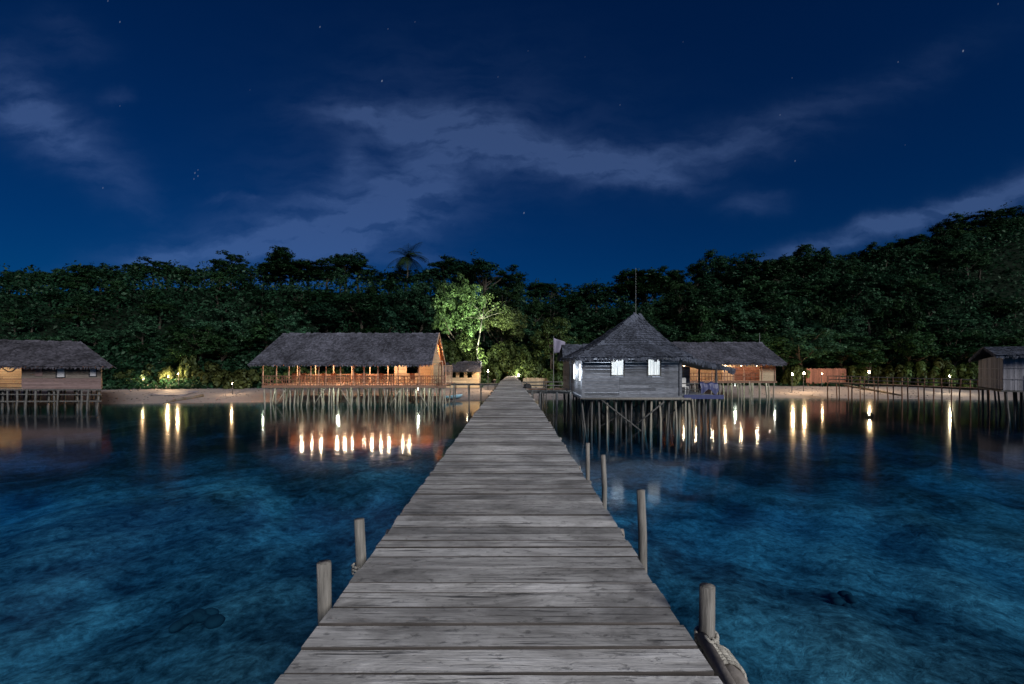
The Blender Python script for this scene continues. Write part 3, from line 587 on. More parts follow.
def ridgecap(mb, a, b_, n, w=.35):
    a, b_ = Vector(a), Vector(b_); side = Vector((-(b_ - a).y, (b_ - a).x, 0)).normalized()
    for i in range(n):
        p = a + (b_ - a) * (i / n); q = a + (b_ - a) * ((i + 1.15) / n); h_ = Vector((0, 0, .03 + random.uniform(0, .10)))
        for sg in (-1, 1):
            e = side * sg * (w + random.uniform(-.08, .08)); dn = Vector((0, 0, -w * .8)); v_ = [p + h_, q + h_, q + e + dn, p + e + dn]; mb.add(v_ + [x_ - Vector((0, 0, .03)) for x_ in v_], [(0, 1, 2, 3), (7, 6, 5, 4), (0, 4, 5, 1), (1, 5, 6, 2), (2, 6, 7, 3), (3, 7, 4, 0)])
def add_pile(parent, x, y, ztop, mat, r=.06, lean=.12, name='pile'):
    lx, ly = random.gauss(0, lean), random.gauss(0, lean)
    zb = min(gz(x, y), 0) - .35
    MB().tube((x + lx, y + ly, zb), (x, y, ztop), r * random.uniform(.9, 1.3), r * random.uniform(.8, 1.1), 7, .03, 3).build(name, mat, parent, True)
def boards(mb, a, b_, z0, z1, h, th=.03, gap=.012, holes=()):
    """horizontal wall boards from a to b (ground points), holes = (s0,s1,z0,z1) along the wall"""
    a, b_ = Vector((*a, 0)), Vector((*b_, 0)); d_ = b_ - a; ln = d_.length; d_.normalize(); n = Vector((-d_.y, d_.x, 0)); z = z0
    while z < z1 - .02:
        hh = min(h * random.uniform(.85, 1.15), z1 - z); segs = [(0.0, ln)]
        for (s0, s1, h0, h1) in holes:
            if z + hh > h0 + .01 and z < h1 - .01:
                ns = []
                for (p, q) in segs:
                    if s1 <= p or s0 >= q: ns.append((p, q)); continue
                    if s0 > p: ns.append((p, s0))
                    if s1 < q: ns.append((s1, q))
                segs = ns
        for (p, q) in segs:
            cuts = [p] + ([p + (q - p) * random.uniform(.3, .7)] if q - p > 2.2 else []) + [q]
            for c0, c1 in zip(cuts[:-1], cuts[1:]):
                tilt = random.uniform(0, .012); mid = a + d_ * ((c0 + c1) / 2) + n * tilt + Vector((0, 0, z + (hh - gap) / 2))
                rot = Matrix((d_, n, Vector((0, 0, 1)))).transposed(); mb.box(mid, (c1 - c0 - .008, th, hh - gap), rot)
        z += hh

# ------------------------------------------------------------------ jetty
DZ = 1.86
jet = thing('wooden_jetty', 'long weathered grey plank jetty running straight to the shore', 'jetty', (0, 20, 0))
def jc(y): return -.068 - .0016 * y
def jw(y): return 1.115 - .17 * max(0, min(1, (y - 15) / 15))
mb = MB(); y = -2.2; random.seed(11)
def plank(mb, y, w, z, cx, hw, t_=.045):
    e0, e1 = random.uniform(-.014, .014), random.uniform(-.014, .014); sk = random.uniform(-.008, .008); dz = random.uniform(-.006, .006); tl = random.uniform(-.004, .004)
    x0, x1 = cx - hw + e0, cx + hw + e1; g = random.uniform(.006, .015); c = .004
    top = z + dz; vs = []
    for (x_, s_) in ((x0, -1), (x1, 1)):
        ya, yb = y + s_ * sk, y + w - g + s_ * sk
        vs += [(x_, ya, top - t_), (x_, ya, top - c + tl), (x_, ya + c, top + tl), (x_, yb - c, top - tl), (x_, yb, top - c - tl), (x_, yb, top - t_)]
    mb.add(vs, [(0, 1, 2, 3, 4, 5), (11, 10, 9, 8, 7, 6)] + [(i, i + 6, (i + 1) % 6 + 6, (i + 1) % 6) for i in range(6)])
while y < 44:
    w = random.uniform(.15, .235); plank(mb, y, w, DZ, jc(y), jw(y)); y += w
yend = y
while y < 54:   # ramp up to the land
    w = random.uniform(.2, .26); tt = (y - yend) / 13; plank(mb, y, w, DZ + .02 + tt * .22, jc(y) + .15 * tt, .85 - .45 * tt); y += w
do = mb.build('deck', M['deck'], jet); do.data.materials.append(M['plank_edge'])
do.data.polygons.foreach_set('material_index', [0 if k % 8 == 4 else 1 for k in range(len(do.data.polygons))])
for sx in (-1, 1):
    mb = MB(); yy = -2
    while yy < 43.5:
        y2 = min(yy + random.uniform(3.5, 5), 43.8); mb.tube((jc(yy) + sx * (jw(yy) - .08), yy, DZ - .13), (jc(y2) + sx * (jw(y2) - .08), y2, DZ - .13), .07, .06, 8); yy = y2
    mb.build('side_beam', M['beam'], jet, True)
mb = MB()
for yy in [2.4] + [5 + 3.1 * i for i in range(13)]:
    mb.tube((jc(yy) - 1.3, yy, DZ - .28), (jc(yy) + 1.3, yy, DZ - .27), .065, .06, 8)
mb.build('cross_beam', M['beam'], jet, True)
def jpost(x, y, ztop, r, lean=0.0):
    zb = gz(x, y) - .3; MB().tube((x + lean * 2, y, zb), (x + random.uniform(-.012, .012), y, ztop), r * 1.15, r, 14, .010, 9).build('post', M['post'], jet, True)
jpost(X(324.5, 3.15), 3.15, Z(562, 3.15), .047); jpost(X(359.5, 3.95), 3.95, Z(519, 3.95), .043); jpost(X(641.5, 4.41), 4.41, Z(490, 4.41), .040, .02); jpost(X(706.5, 2.81), 2.81, Z(586, 2.81), .046)
jpost(X(604, 6.2), 6.2, Z(455, 6.2), .034, .03); jpost(X(587, 7.6), 7.6, Z(443, 7.6), .034, .03)
for i in range(12):
    yy = 6.6 + i * 3.1
    for sx in (-1, 1): jpost(jc(yy) + sx * (jw(yy) + .02 + random.uniform(0, .06)), yy, DZ - random.uniform(.08, .2), .055, random.uniform(-.05, .05))
# log end that sticks out beside the near right post, lashed with rope
mb = MB(); mb.tube((1.16, 1.6, DZ - .20), (1.235, 2.74, DZ - .17), .085, .08, 14, .004, 4); mb.build('log_end', M['beam'], jet, True)
mb = MB(); mb.tube((1.06, 1.5, DZ - .09), (1.165, 2.78, DZ - .07), .04, .035, 10); mb.build('edge_pole', M['beam'], jet, True)
mb = MB()
for k in range(7):
    c = Vector((1.215, 2.56 + k * .024, DZ - .178)); pts = [c + Vector((math.cos(a) * .098, .012 * math.sin(a * .5), math.sin(a) * .098)) for a in np.linspace(0, 6.28, 17)]; mb.path(pts, .011, 6)
for k in range(4):
    c = Vector((X(706.5, 2.81), 2.81, DZ - .16 + k * .03)); pts = [c + Vector((math.cos(a) * .062, math.sin(a) * .062, .012 * math.sin(a))) for a in np.linspace(0, 6.28, 15)]; mb.path(pts, .012, 6)
mb.path([(1.18, 2.76, DZ - .08), (1.15, 2.70, DZ - .02), (1.20, 2.66, DZ - .08), (1.26, 2.72, DZ - .11), (1.20, 2.79, DZ - .05), (1.14, 2.83, DZ - .12)], .011, 6)
mb.build('rope_lashing', M['rope'], jet, True)
mb = MB(); c = Vector((X(359.5, 3.95), 3.95, DZ - .2))
for k in range(3): mb.path([c + Vector((math.cos(a) * .058, math.sin(a) * .058, k * .028)) for a in np.linspace(0, 6.28, 13)], .011, 6)
mb.beam(c + Vector((-.05, -.03, -.12)), c + Vector((.16, .06, .14)), .05, .05)
mb.build('rope_lashing', M['rope'], jet, True)

# side walkways
def walkway(name, label, a, b_, z, w, posts, rail=None, mat=M['pile_dark'], pr=.05, deckmat=None, group=None):
    a, b_ = Vector((*a, z)), Vector((*b_, z)); o = thing(name, label, 'walkway', ((a.x + b_.x) / 2, (a.y + b_.y) / 2, 0), group); d_ = (b_ - a); ln = d_.length; d_.normalize(); n = Vector((-d_.y, d_.x, 0)); mb = MB(); s_ = 0
    rot = Matrix((d_, n, Vector((0, 0, 1)))).transposed()
    while s_ < ln - .05:
        w_ = min(random.uniform(.16, .22), ln - s_); mb.box(a + d_ * (s_ + w_ / 2) + Vector((0, 0, random.uniform(-.005, .005))), (w_ - .012, w + random.uniform(-.06, .06), .04), rot); s_ += w_
    mb.build('deck', deckmat or M['pile_dark'], o)
    for sg in (-1, 1):
        p = n * sg * (w / 2 - .1) + Vector((0, 0, -.08)); MB().beam(a + p, b_ + p, .07, .1).build('side_beam', M['pile_dark'], o)
    for i, t_ in enumerate(posts):
        for sg in (-1, 1):
            c = a + d_ * ln * t_ + n * sg * (w / 2 + .04); top = z - .03 if rail is None else z + rail + random.uniform(0, .06)
            add_pile(o, c.x, c.y, top, mat, pr, .07, 'post')
    if rail is not None:
        for sg in (-1, 1):
            mb = MB()
            for hh in (rail, rail * .5):
                p = n * sg * (w / 2 - .02) + Vector((0, 0, hh)); pts = [a + p + d_ * ln * t_ + Vector((0, 0, random.uniform(-.02, .02))) for t_ in np.linspace(0, 1, 7)]; mb.path(pts, .032, 6)
            mb.build('rail', M['pile_dark'], o)
    return o
walkway('side_walkway', 'narrow dark walkway on posts linking jetty and long dining pavilion', (-5.3, 40), (-1.15, 40), 1.73, .9, [.08, .36, .62, .93], None)
walkway('side_walkway', 'narrow walkway on thick posts from jetty to the two-window house', (.88, 27.3), (3.6, 27.0), DZ - .01, .8, [.12, .3, .66, .95], None, pr=.08)
walkway('railed_walkway', 'railed walkway running behind the two-window house near the flagpole', (.9, 41), (14, 42.5), 1.2, 1.0, [.02, .16, .3, .44, .58, .72, .86, .98], .62, deckmat=M['floor'])
walkway('railed_pier', 'long thin railed pier running from the beach to the pale hut', (X(832, 46), 46), (X(985, 34.2), 34.2), 1.62, 1.0, [.0, .1, .2, .3, .4, .5, .6, .7, .8, .9, .99], .62, mat=M['rail'], pr=.045, deckmat=M['floor'])

# ------------------------------------------------------------------ long dining pavilion
random.seed(21)
pav = thing('dining_pavilion', 'long open-sided dining pavilion on stilts under a grey thatched roof', 'pavilion', (-13.5, 41, 0))
fe, rd, be = 37.3, 41.0, 44.7; ez, rz_ = 3.42, 6.18
xL, xR, rL_, rR_ = -21.6, -6.55, -20.6, -6.6
mb = MB(); thatch(mb, (xL, fe, ez), (xR, fe, ez), (rR_, rd, rz_), (rL_, rd, rz_), 20, 62); thatch(mb, (xR, be, ez), (xL, be, ez), (rL_, rd, rz_), (rR_, rd, rz_), 14, 36)
ridgecap(mb, (rL_ - .05, rd, rz_), (rR_ + .05, rd, rz_), 46, .32); fringe(mb, (xL, fe, ez + .03), (xR, fe, ez + .03), 130, .2)
roof = mb.build('roof', M['thatch'], pav)
mb = MB(); slab(mb, [(xL, fe, ez), (xR, fe, ez), (rR_, rd, rz_), (rL_, rd, rz_)]); slab(mb, [(xR, be, ez), (xL, be, ez), (rL_, rd, rz_), (rR_, rd, rz_)])
for i in range(19):
    x_ = rL_ + .3 + (xR - rL_ - .6) * i / 18
    mb.beam((x_, fe + .1, ez - .09), (x_, rd, rz_ - .12), .06, .08); mb.beam((x_, be - .1, ez - .09), (x_, rd, rz_ - .12), .06, .08)
mb.build('roof_lining', M['lining'], roof)
FZ = 1.68; fx0, fx1, fy0, fy1 = -20.9, -5.5, 38.0, 44.2
mb = MB(); yy = fy0
while yy < fy1:
    mb.bb((fx0, yy, FZ - .05), (fx1, min(yy + .19, fy1), FZ)); yy += .2
for yy in (fy0 + .05, 41, fy1 - .1): mb.bb((fx0, yy - .06, FZ - .21), (fx1, yy + .06, FZ - .055))
mb.build('floor', M['floor'], pav)
colpx = [263, 276.5, 289, 299.6, 310.8, 318.7, 326, 340.4, 353.5, 364, 378, 398, 419]
for px in colpx: MB().tube((X(px, 38.1), 38.1, FZ), (X(px, 38.1), 38.1, ez + .35), .05, .045, 8).build('column', M['frame'], pav)
for i in range(9): MB().tube((fx0 + .2 + i * 1.75, 43.9, FZ), (fx0 + .2 + i * 1.75, 43.9, ez + .35), .05, .045, 8).build('column', M['frame'], pav)
for (yy, x0_, x1_) in ((38.02, fx0, fx1 - .1), (44.05, fx0, fx1 - 5.5)):
    mb = MB()
    for hh in (.78, .45, .14): mb.beam((x0_, yy, FZ + hh), (x1_, yy, FZ + hh), .05, .06)
    x_ = x0_ + .1
    while x_ < x1_: mb.bb((x_, yy - .04, FZ), (x_ + .045, yy - .028, FZ + .78)); x_ += random.uniform(.16, .28)
    x_ = x0_
    while x_ < x1_ - 1: mb.beam((x_, yy + .035, FZ + .05), (x_ + .95, yy + .035, FZ + .75), .03, .03); mb.beam((x_ + .95, yy + .06, FZ + .05), (x_, yy + .06, FZ + .75), .03, .03); x_ += 1.0
    mb.build('railing', M['rail'], pav)
mb = MB(); mb.beam((fx0, 38.1, ez + .3), (fx1 - 1.2, 38.1, ez + .3), .08, .1).beam((fx0, 43.9, ez + .3), (fx1 - 1.2, 43.9, ez + .3), .08, .1)
mb.build('eave_beam', M['frame'], pav)
# kitchen end: inner walls of woven panel, with a service opening, and the gable
mb = MB(); boards(mb, (-10.9, 42.2), (-6.9, 42.2), FZ, 3.7, .3, holes=[(1.1, 2.3, 2.7, 3.3)]); boards(mb, (-6.9, 38.9), (-6.9, 44.2), FZ, 3.45, .28, holes=[(.2, 1.1, FZ, 3.3)]); boards(mb, (-10.9, 44.0), (-10.9, 42.2), FZ, 3.6, .3)
mb.build('inner_wall', M['panel'], pav)
mb = MB()
zz_ = ez + .06
while zz_ < rz_ - .25:      # gable boards narrowing to the ridge
    f_ = (zz_ + .12 - ez) / (rz_ - ez); mb.bb((-6.93, fe + .35 + (rd - fe) * f_, zz_), (-6.89, be - .35 - (be - rd) * f_, zz_ + .21)); zz_ += .22
mb.build('gable', M['panel'], pav)
mb = MB()
for sy in (fe, be): mb.beam((rR_ + .06, sy, ez - .04), (rR_ + .06, rd, rz_ + .02), .05, .2)
mb.build('bargeboard', M['frame'], pav)
mb = MB(); c = Vector((-6.2, 38.3, 3.05))   # curved dark arch at the entrance
mb.path([c + Vector((.15, math.cos(a) * .7, math.sin(a) * .62 - .1)) for a in np.linspace(0, math.pi, 11)], .05, 6); mb.tube(c + Vector((.15, -.7, -.1)), (c.x + .15, c.y - .7, FZ), .05).tube(c + Vector((.15, .7, -.1)), (c.x + .15, c.y + .7, FZ), .05)
mb.build('entrance_arch', M['rail'], pav, True)
mb = MB()
for k in range(5): mb.tube((-5.75, 38.3 + k * 1.3, FZ), (-5.75, 38.3 + k * 1.3, 3.35), .045, .04)
mb.beam((-5.75, 38.2, 3.3), (-5.75, 43.6, 3.3), .05, .06).beam((-5.75, 38.2, 2.4), (-5.75, 43.6, 2.4), .05, .05)
mb.build('porch_frame', M['frame'], pav)
xs_ = np.linspace(fx0 + .1, fx1 - .1, 30)
for i, x_ in enumerate(xs_): add_pile(pav, x_ + random.uniform(-.15, .15), 38.15 + random.uniform(0, .3), FZ - .05, M['pile'], .055, .16)
for rr_, n_ in ((39.8, 22), (41.6, 20), (43.8, 16)):
    for x_ in np.linspace(fx0 + .3, fx1 - .3, n_): add_pile(pav, x_ + random.uniform(-.25, .25), rr_ + random.uniform(-.3, .3), FZ - .05, M['pile'], .055, .14)
for k in range(5):
    x_ = fx0 + 1.0 + k * 3.2; MB().tube((x_, 38.2, -.1), (x_ + random.choice((-1, 1)) * 1.0, 38.25, FZ - .2), .045).build('brace', M['pile'], pav, True)
# tables, benches and a board of the dining room
tb = thing('dining_table', 'long dark table by the railing under the first pavilion lamps', 'table', (-19, 39.6, FZ), 'dining tables in the pavilion')
MB().bb((-19.9, 39.2, FZ + .70), (-18.1, 40.0, FZ + .75)).build('tabletop', M['rail'], tb)
for sx in (-.8, .8):
    for sy in (-.32, .32): MB().bb((-19 + sx - .03, 39.6 + sy - .03, FZ), (-19 + sx + .03, 39.6 + sy + .03, FZ + .70)).build('leg', M['rail'], tb)
for i, (x_, y_, lb) in enumerate([(-16.3, 39.6, "dining table in the pavilion's second group of lamps"), (-13.6, 39.6, 'dining table at the centre of the pavilion'), (-11.2, 39.5, "dining table just outside the pavilion's panelled kitchen wall"), (-8.6, 39.6, 'dining table in front of the kitchen wall panels'), (-17.6, 42.4, 'dining table at the back rail, left half of pavilion'), (-13.4, 42.4, 'dining table at the back rail, middle of pavilion')]):
    c_ = copy_tree(tb); c_.location = (x_, y_, FZ); c_['label'] = lb
ch = thing('dining_chair', 'dark wooden chair behind the leftmost pavilion table', 'chair', (-19.4, 40.35, FZ), 'chairs in the pavilion')
bx0 = (-19.4, 40.35)
MB().bb((bx0[0] - .22, bx0[1] - .2, FZ + .42), (bx0[0] + .22, bx0[1] + .2, FZ + .46)).build('seat', M['rail'], ch)
MB().bb((bx0[0] - .22, bx0[1] + .17, FZ + .462), (bx0[0] + .22, bx0[1] + .2, FZ + .95)).build('backrest', M['rail'], ch)
for sx in (-.19, .19):
    for sy in (-.17, .15): MB().bb((bx0[0] + sx - .02, bx0[1] + sy - .02, FZ), (bx0[0] + sx + .02, bx0[1] + sy + .02, FZ + .42)).build('leg', M['rail'], ch)
for i, (x_, y_, lb) in enumerate([(-18.6, 40.35, 'second dark chair behind the leftmost pavilion table'), (-16.7, 40.35, 'chair behind the left end of the second pavilion table'), (-15.9, 40.35, 'chair behind the right end of the second pavilion table'), (-14.0, 40.35, 'chair behind the left end of the central pavilion table'), (-13.2, 40.35, 'chair behind the right end of the central pavilion table'), (-11.6, 40.25, 'chair at the table just outside the kitchen wall'), (-8.9, 40.4, 'chair at the table before the kitchen panels')]):
    c_ = copy_tree(ch); c_.location = (x_, y_, FZ); c_['label'] = lb
ords = ['first', 'second', 'third', 'fourth', 'fifth', 'sixth', 'seventh', 'eighth', 'ninth', 'tenth', 'eleventh', 'twelfth']
for i, px in enumerate([302, 311.5, 321, 337, 345, 353, 364, 372, 381, 389, 403, 409]):
    dd = 41.2
    hanging_bulb((X(px, dd), dd, 3.72), f'warm bulb under the pavilion roof, {ords[i]} from the left end', 'bulbs under the pavilion roof', 34 if i < 10 else 24, WARM, 'bulb', .07, 1.6)
for x_ in np.linspace(fx0 + 1.2, -7.6, 7):      # added lamps on the rear rafters, hidden by the eave, to brighten the lining
    p_ = Vector((float(x_), 42.5, 4.5)); rl_ = MB().tube(p_ + Vector((0, 0, .05)), p_ + Vector((0, 0, .5)), .012, n=6).build('added_lining_lamp', M['dark'], pav); lb_ = MB().sphere(p_, .045).build('bulb', M['bulb'], rl_, True); point(rl_, p_ + Vector((0, -.1, .06)), 190, (1.0, .72, .42), .05)
for i, (px, lb) in enumerate([(264, "white bulb under the pavilion floor at its left corner"), (338, 'white bulb under the middle of the pavilion floor'), (418, "white bulb under the pavilion floor near the kitchen end")]):
    hanging_bulb((X(px, 39.0), 39.0, FZ - .45), lb, 'bulbs under the pavilion floor', 60, GREENW, 'bulb_dim', .03, .25)

# ------------------------------------------------------------------ two-window house
random.seed(31)
hs = thing('stilt_house', 'grey plank house on stilts with two lit curtained windows and peaked thatch', 'house', (6.3, 26, 0))
wx0, wx1, wy0, wy1, wz0, wz1 = 3.72, 8.8, 23.8, 28.6, 1.80, 3.72
W1 = (X(611.5, 23.8), X(623.5, 23.8), Z(375, 23.8), Z(359.5, 23.8)); W2 = (X(648, 23.8), X(660, 23.8), Z(375, 23.8), Z(359.5, 23.8))
mb = MB(); boards(mb, (wx0 + 1.9, wy0), (wx1, wy0), wz0, wz1, .155, holes=[(w[0] - wx0 - 1.9, w[1] - wx0 - 1.9, w[2], w[3]) for w in (W1, W2)], gap=.014)
boards(mb, (wx0, wy0), (wx0 + 1.9, wy0), wz0, wz1, .19, holes=[(w[0] - wx0, w[1] - wx0, w[2], w[3]) for w in (W1, W2)], gap=.022)
boards(mb, (wx1, wy0 + .02), (wx1, wy1), wz0, wz1, .17, holes=[(1.6, 2.4, wz0, 3.4)], gap=.004); boards(mb, (wx1, wy1), (wx0, wy1), wz0, wz1 + .2, .2, gap=.004); boards(mb, (wx0, wy1), (wx0, wy0 + .02), wz0, wz1, .17, gap=.006)
for (x_, y_) in ((wx0, wy0), (wx1, wy0), (wx0, wy1), (wx1, wy1)): mb.bb((x_ - .07, y_ - .07, wz0 - .1), (x_ + .07, y_ + .07, wz1 + .1))
wall = mb.build('wall', M['wall_grey'], hs)
mb = MB(); mb.bb((wx0 - .15, wy0 - .12, wz0 - .13), (wx1 + 2.2, wy1 + .1, wz0 - .02)); mb.build('floor', M['wall_grey'], hs)
for w in (W1, W2):
    mb = MB(); e = .05
    for (a, b_) in (((w[0] - e, w[2] - e), (w[0], w[3] + e)), ((w[1], w[2] - e), (w[1] + e, w[3] + e)), ((w[0], w[3]), (w[1], w[3] + e)), ((w[0], w[2] - e), (w[1], w[2]))): mb.bb((a[0], wy0 - .05, a[1]), (b_[0], wy0 + .04, b_[1]))
    wf = mb.build('window', M['pile_dark'], hs)
    mb = MB(); nn = 22; top, bot = [], []
    for k in range(nn + 1):
        x_ = w[0] + .004 + (w[1] - w[0] - .008) * k / nn; yy = wy0 + .08 + .014 * math.sin(k * 1.7) + .010 * math.sin(k * .6); top.append((x_, yy, w[3])); bot.append((x_, yy, w[2]))
    mb.add(top + bot, [(i, i + 1, nn + 2 + i, nn + 1 + i) for i in range(nn) if i != nn // 2]); mb.build('curtain', M['curtain'], wf)
# hipped roof to a short ridge, concave at the foot
pk = Vector((7.05, 26.1, 6.30)); pk2 = Vector((7.35, 26.3, 6.26))
c0, c1, c2, c3 = Vector((3.35, 23.15, 3.80)), Vector((9.12, 23.15, 3.84)), Vector((9.3, 29.2, 3.80)), Vector((3.15, 29.2, 3.80))
def bend(c, p, t_=.36, dz=-.22): q = c.lerp(p, t_); q.z += dz; return q
k0, k1, k2, k3 = bend(c0, pk), bend(c1, pk2), bend(c2, pk2), bend(c3, pk)
mb = MB(); ln = MB()
for (a, b_, p, q, ka, kb) in ((c0, c1, pk2, pk, k0, k1), (c1, c2, pk2, pk2, k1, k2), (c2, c3, pk, pk2, k2, k3), (c3, c0, pk, pk, k3, k0)):
    thatch(mb, a, b_, kb, ka, 6, 34); thatch(mb, ka, kb, p, q, 11, 30)
    slab(ln, [a, b_, kb, ka]); slab(ln, [ka, kb] + ([p, q] if (p - q).length > .01 else [p]))
ridgecap(mb, pk + Vector((-.1, 0, 0)), pk2 + Vector((.1, 0, 0)), 3, .3)
for (a, k, p) in ((c0, k0, pk), (c1, k1, pk2), (c3, k3, pk)): ridgecap(mb, a, k, 8, .2); ridgecap(mb, k, p, 14, .2)
fringe(mb, c0 + Vector((0, 0, .02)), c1 + Vector((0, 0, .02)), 90, .22); fringe(mb, c3, c0, 60, .2)
# lean-to over the side porch
e0, e1, e2, e3 = Vector((8.75, 24.2, 3.98)), Vector((11.9, 24.2, 3.18)), Vector((11.9, 28.8, 3.18)), Vector((8.75, 28.8, 3.98))
thatch(mb, e1, e2, e3, e0, 8, 22); fringe(mb, e0, e1, 60, .26); slab(ln, [e1, e2, e3, e0])
roof = mb.build('roof', M['thatch_blue'], hs); ln.build('roof_lining', M['pile_dark'], roof)
# rear wing
mb = MB(); thatch(mb, (3.3, 29.4, 3.75), (7.5, 29.4, 3.75), (7.5, 31.4, 4.75), (3.45, 31.4, 4.75), 8, 22); thatch(mb, (7.5, 33.4, 3.75), (3.3, 33.4, 3.75), (3.45, 31.4, 4.75), (7.5, 31.4, 4.75), 8, 22); ridgecap(mb, (3.4, 31.4, 4.75), (7.5, 31.4, 4.75), 14, .25)
rr = mb.build('roof', M['thatch_blue'], hs); mb = MB(); slab(mb, [(3.3, 29.4, 3.75), (7.5, 29.4, 3.75), (7.5, 31.4, 4.75), (3.45, 31.4, 4.75)]); slab(mb, [(7.5, 33.4, 3.75), (3.3, 33.4, 3.75), (3.45, 31.4, 4.75), (7.5, 31.4, 4.75)]); mb.build('roof_lining', M['pile_dark'], rr)
mb = MB(); boards(mb, (3.72, 33.1), (3.72, 29.5), wz0, 3.7, .2, gap=.004)
for k in range(5): mb.bb((3.70, 29.75 + k * .35, 3.72 + k * .2), (3.74, 33.05 - k * .35, 3.91 + k * .2))
mb.build('wall', M['wall_grey'], hs)
mb = MB(); mb.bb((3.6, 28.75, wz0 - .13), (7.5, 33.2, wz0 - .02)); mb.build('floor', M['wall_grey'], hs)
# side porch
for (x_, y_) in ((10.9, 24.3), (10.9, 26.5), (10.9, 28.5)): MB().tube((x_, y_, wz0 - .02), (x_, y_, 3.25), .06, .055).build('porch_post', M['pile_dark'], hs)
mb = MB(); boards(mb, (8.9, 27.6), (10.8, 27.6), wz0, 3.3, .2, gap=.004); mb.build('porch_wall', M['wall_grey'], hs)
mb = MB(); mb.beam((8.9, 24.15, wz0 + .62), (10.9, 24.15, wz0 + .62), .05, .06).beam((8.9, 24.15, wz0 + .3), (10.9, 24.15, wz0 + .3), .05, .05); mb.build('porch_rail', M['pile_dark'], hs)
mb = MB(); mb.bb((8.93, 23.62, wz0 - .16), (11.0, 23.66, wz0 + .06)); mb.build('fascia', M['blue'], hs)
for yy, n_ in ((23.95, 17), (25.0, 14), (26.3, 13), (27.4, 12), (28.4, 11)):
    for x_ in np.linspace(wx0 + .05, wx1 + 2.0, n_): add_pile(hs, x_ + random.uniform(-.12, .12), yy + random.uniform(-.15, .15), wz0 - .14, M['pile_dark'] if random.random() < .4 else M['pile'], .055, .11)
for yy in (30.5, 32.8):
    for x_ in np.linspace(3.8, 7.3, 5): add_pile(hs, x_, yy, wz0 - .14, M['pile_dark'], .06, .08)
for (a, b_, d_) in (((600, 399), (641, 431), 23.7), ((664, 402), (634, 426), 23.72), ((597, 428), (640, 404), 25.3), ((686, 400), (652, 430), 25.3), ((590, 400), (618, 428), 27.2)): MB().tube(P(*a, d_), P(*b_, d_), .045, .04).build('brace', M['pile_dark'], hs, True)
mb = MB(); mb.tube((3.62, 23.7, wz0 - .16), (9.3, 23.66, wz0 - .15), .07).tube((3.62, 26.5, wz0 - .2), (11, 26.5, wz0 - .2), .07); mb.build('floor_joist', M['post'], hs, True)
mast = MB().tube((7.1, 26.1, 6.2), (7.1, 26.1, Z(268, 26.1)), .014, .007, 6); mast.build('mast', M['mast'], hs)
ind = thing('hanging_bulb', 'white room bulb inside the two-window house', 'lamp', (6.2, 27.8, 4.2))
MB().sphere((6.2, 27.8, 4.2), .06).build('bulb', M['bulb_white'], ind, True); MB().tube((6.2, 27.8, 4.26), (6.2, 27.8, 4.7), .01, n=5).build('cord', M['dark'], ind); point(ind, (6.2, 27.75, 4.35), 240, COOL)
for i, (yy, lb) in enumerate([(24.15, "white tube light on the two-window house's jetty-side wall, nearer one"), (26.3, "white tube light on the two-window house's jetty-side wall, farther one")]):
    o = thing('tube_light', lb, 'lamp', (3.6, yy, 3.1), 'tube lights on the jetty-side wall')
    MB().bb((3.63, yy - .04, 2.55), (3.68, yy + .04, 3.5)).build('housing', M['white'], o); MB().tube((3.6, yy, 2.6), (3.6, yy, 3.45), .022, n=8).build('tube', M['tube'], o); point(o, (3.42, yy, 3.0), 26, COOL, .06)
# blue tarpaulin over the porch rail
mb = MB(); nx = 16; V = []
prof = [(23.98, -.55), (24.0, -.25), (24.06, .0), (24.12, .055), (24.2, .05), (24.28, -.05), (24.3, -.3)]
for k in range(nx + 1):
    x_ = 9.95 + .95 * k / nx; wv_ = .012 * math.sin(k * 1.3); V += [(x_ + .02 * math.sin(j * 2), y_ + wv_, wz0 + .62 + z_ * (.75 + .25 * math.sin(k * .55 + 1)) + .03 * math.sin(k * .8)) for j, (y_, z_) in enumerate(prof)]
mb.add(V, [(k * 7 + j, k * 7 + j + 1, (k + 1) * 7 + j + 1, (k + 1) * 7 + j) for k in range(nx) for j in range(6)])
o = mb.solo('blue_tarpaulin', M['blue'], (10.4, 24.1, wz0 + .6), 'blue cloth draped over the porch rail of the two-window house', 'tarpaulin'); sm_ = o.modifiers.new('thick', 'SOLIDIFY'); sm_.thickness = .012
o = thing('plastic_chair', 'pale chair standing on the porch beside the blue cloth', 'chair', (9.4, 25.0, wz0 - .02)); cx, cy, cz = 9.4, 25.0, wz0 - .02
MB().bb((cx - .23, cy - .22, cz + .42), (cx + .23, cy + .2, cz + .45)).build('seat', M['white'], o); MB().bb((cx - .23, cy + .19, cz + .452), (cx + .23, cy + .22, cz + .92)).build('backrest', M['white'], o)
for sx in (-.2, .2):
    for sy in (-.19, .17): MB().bb((cx + sx - .02, cy + sy - .02, cz), (cx + sx + .02, cy + sy + .02, cz + .42)).build('leg', M['white'], o)

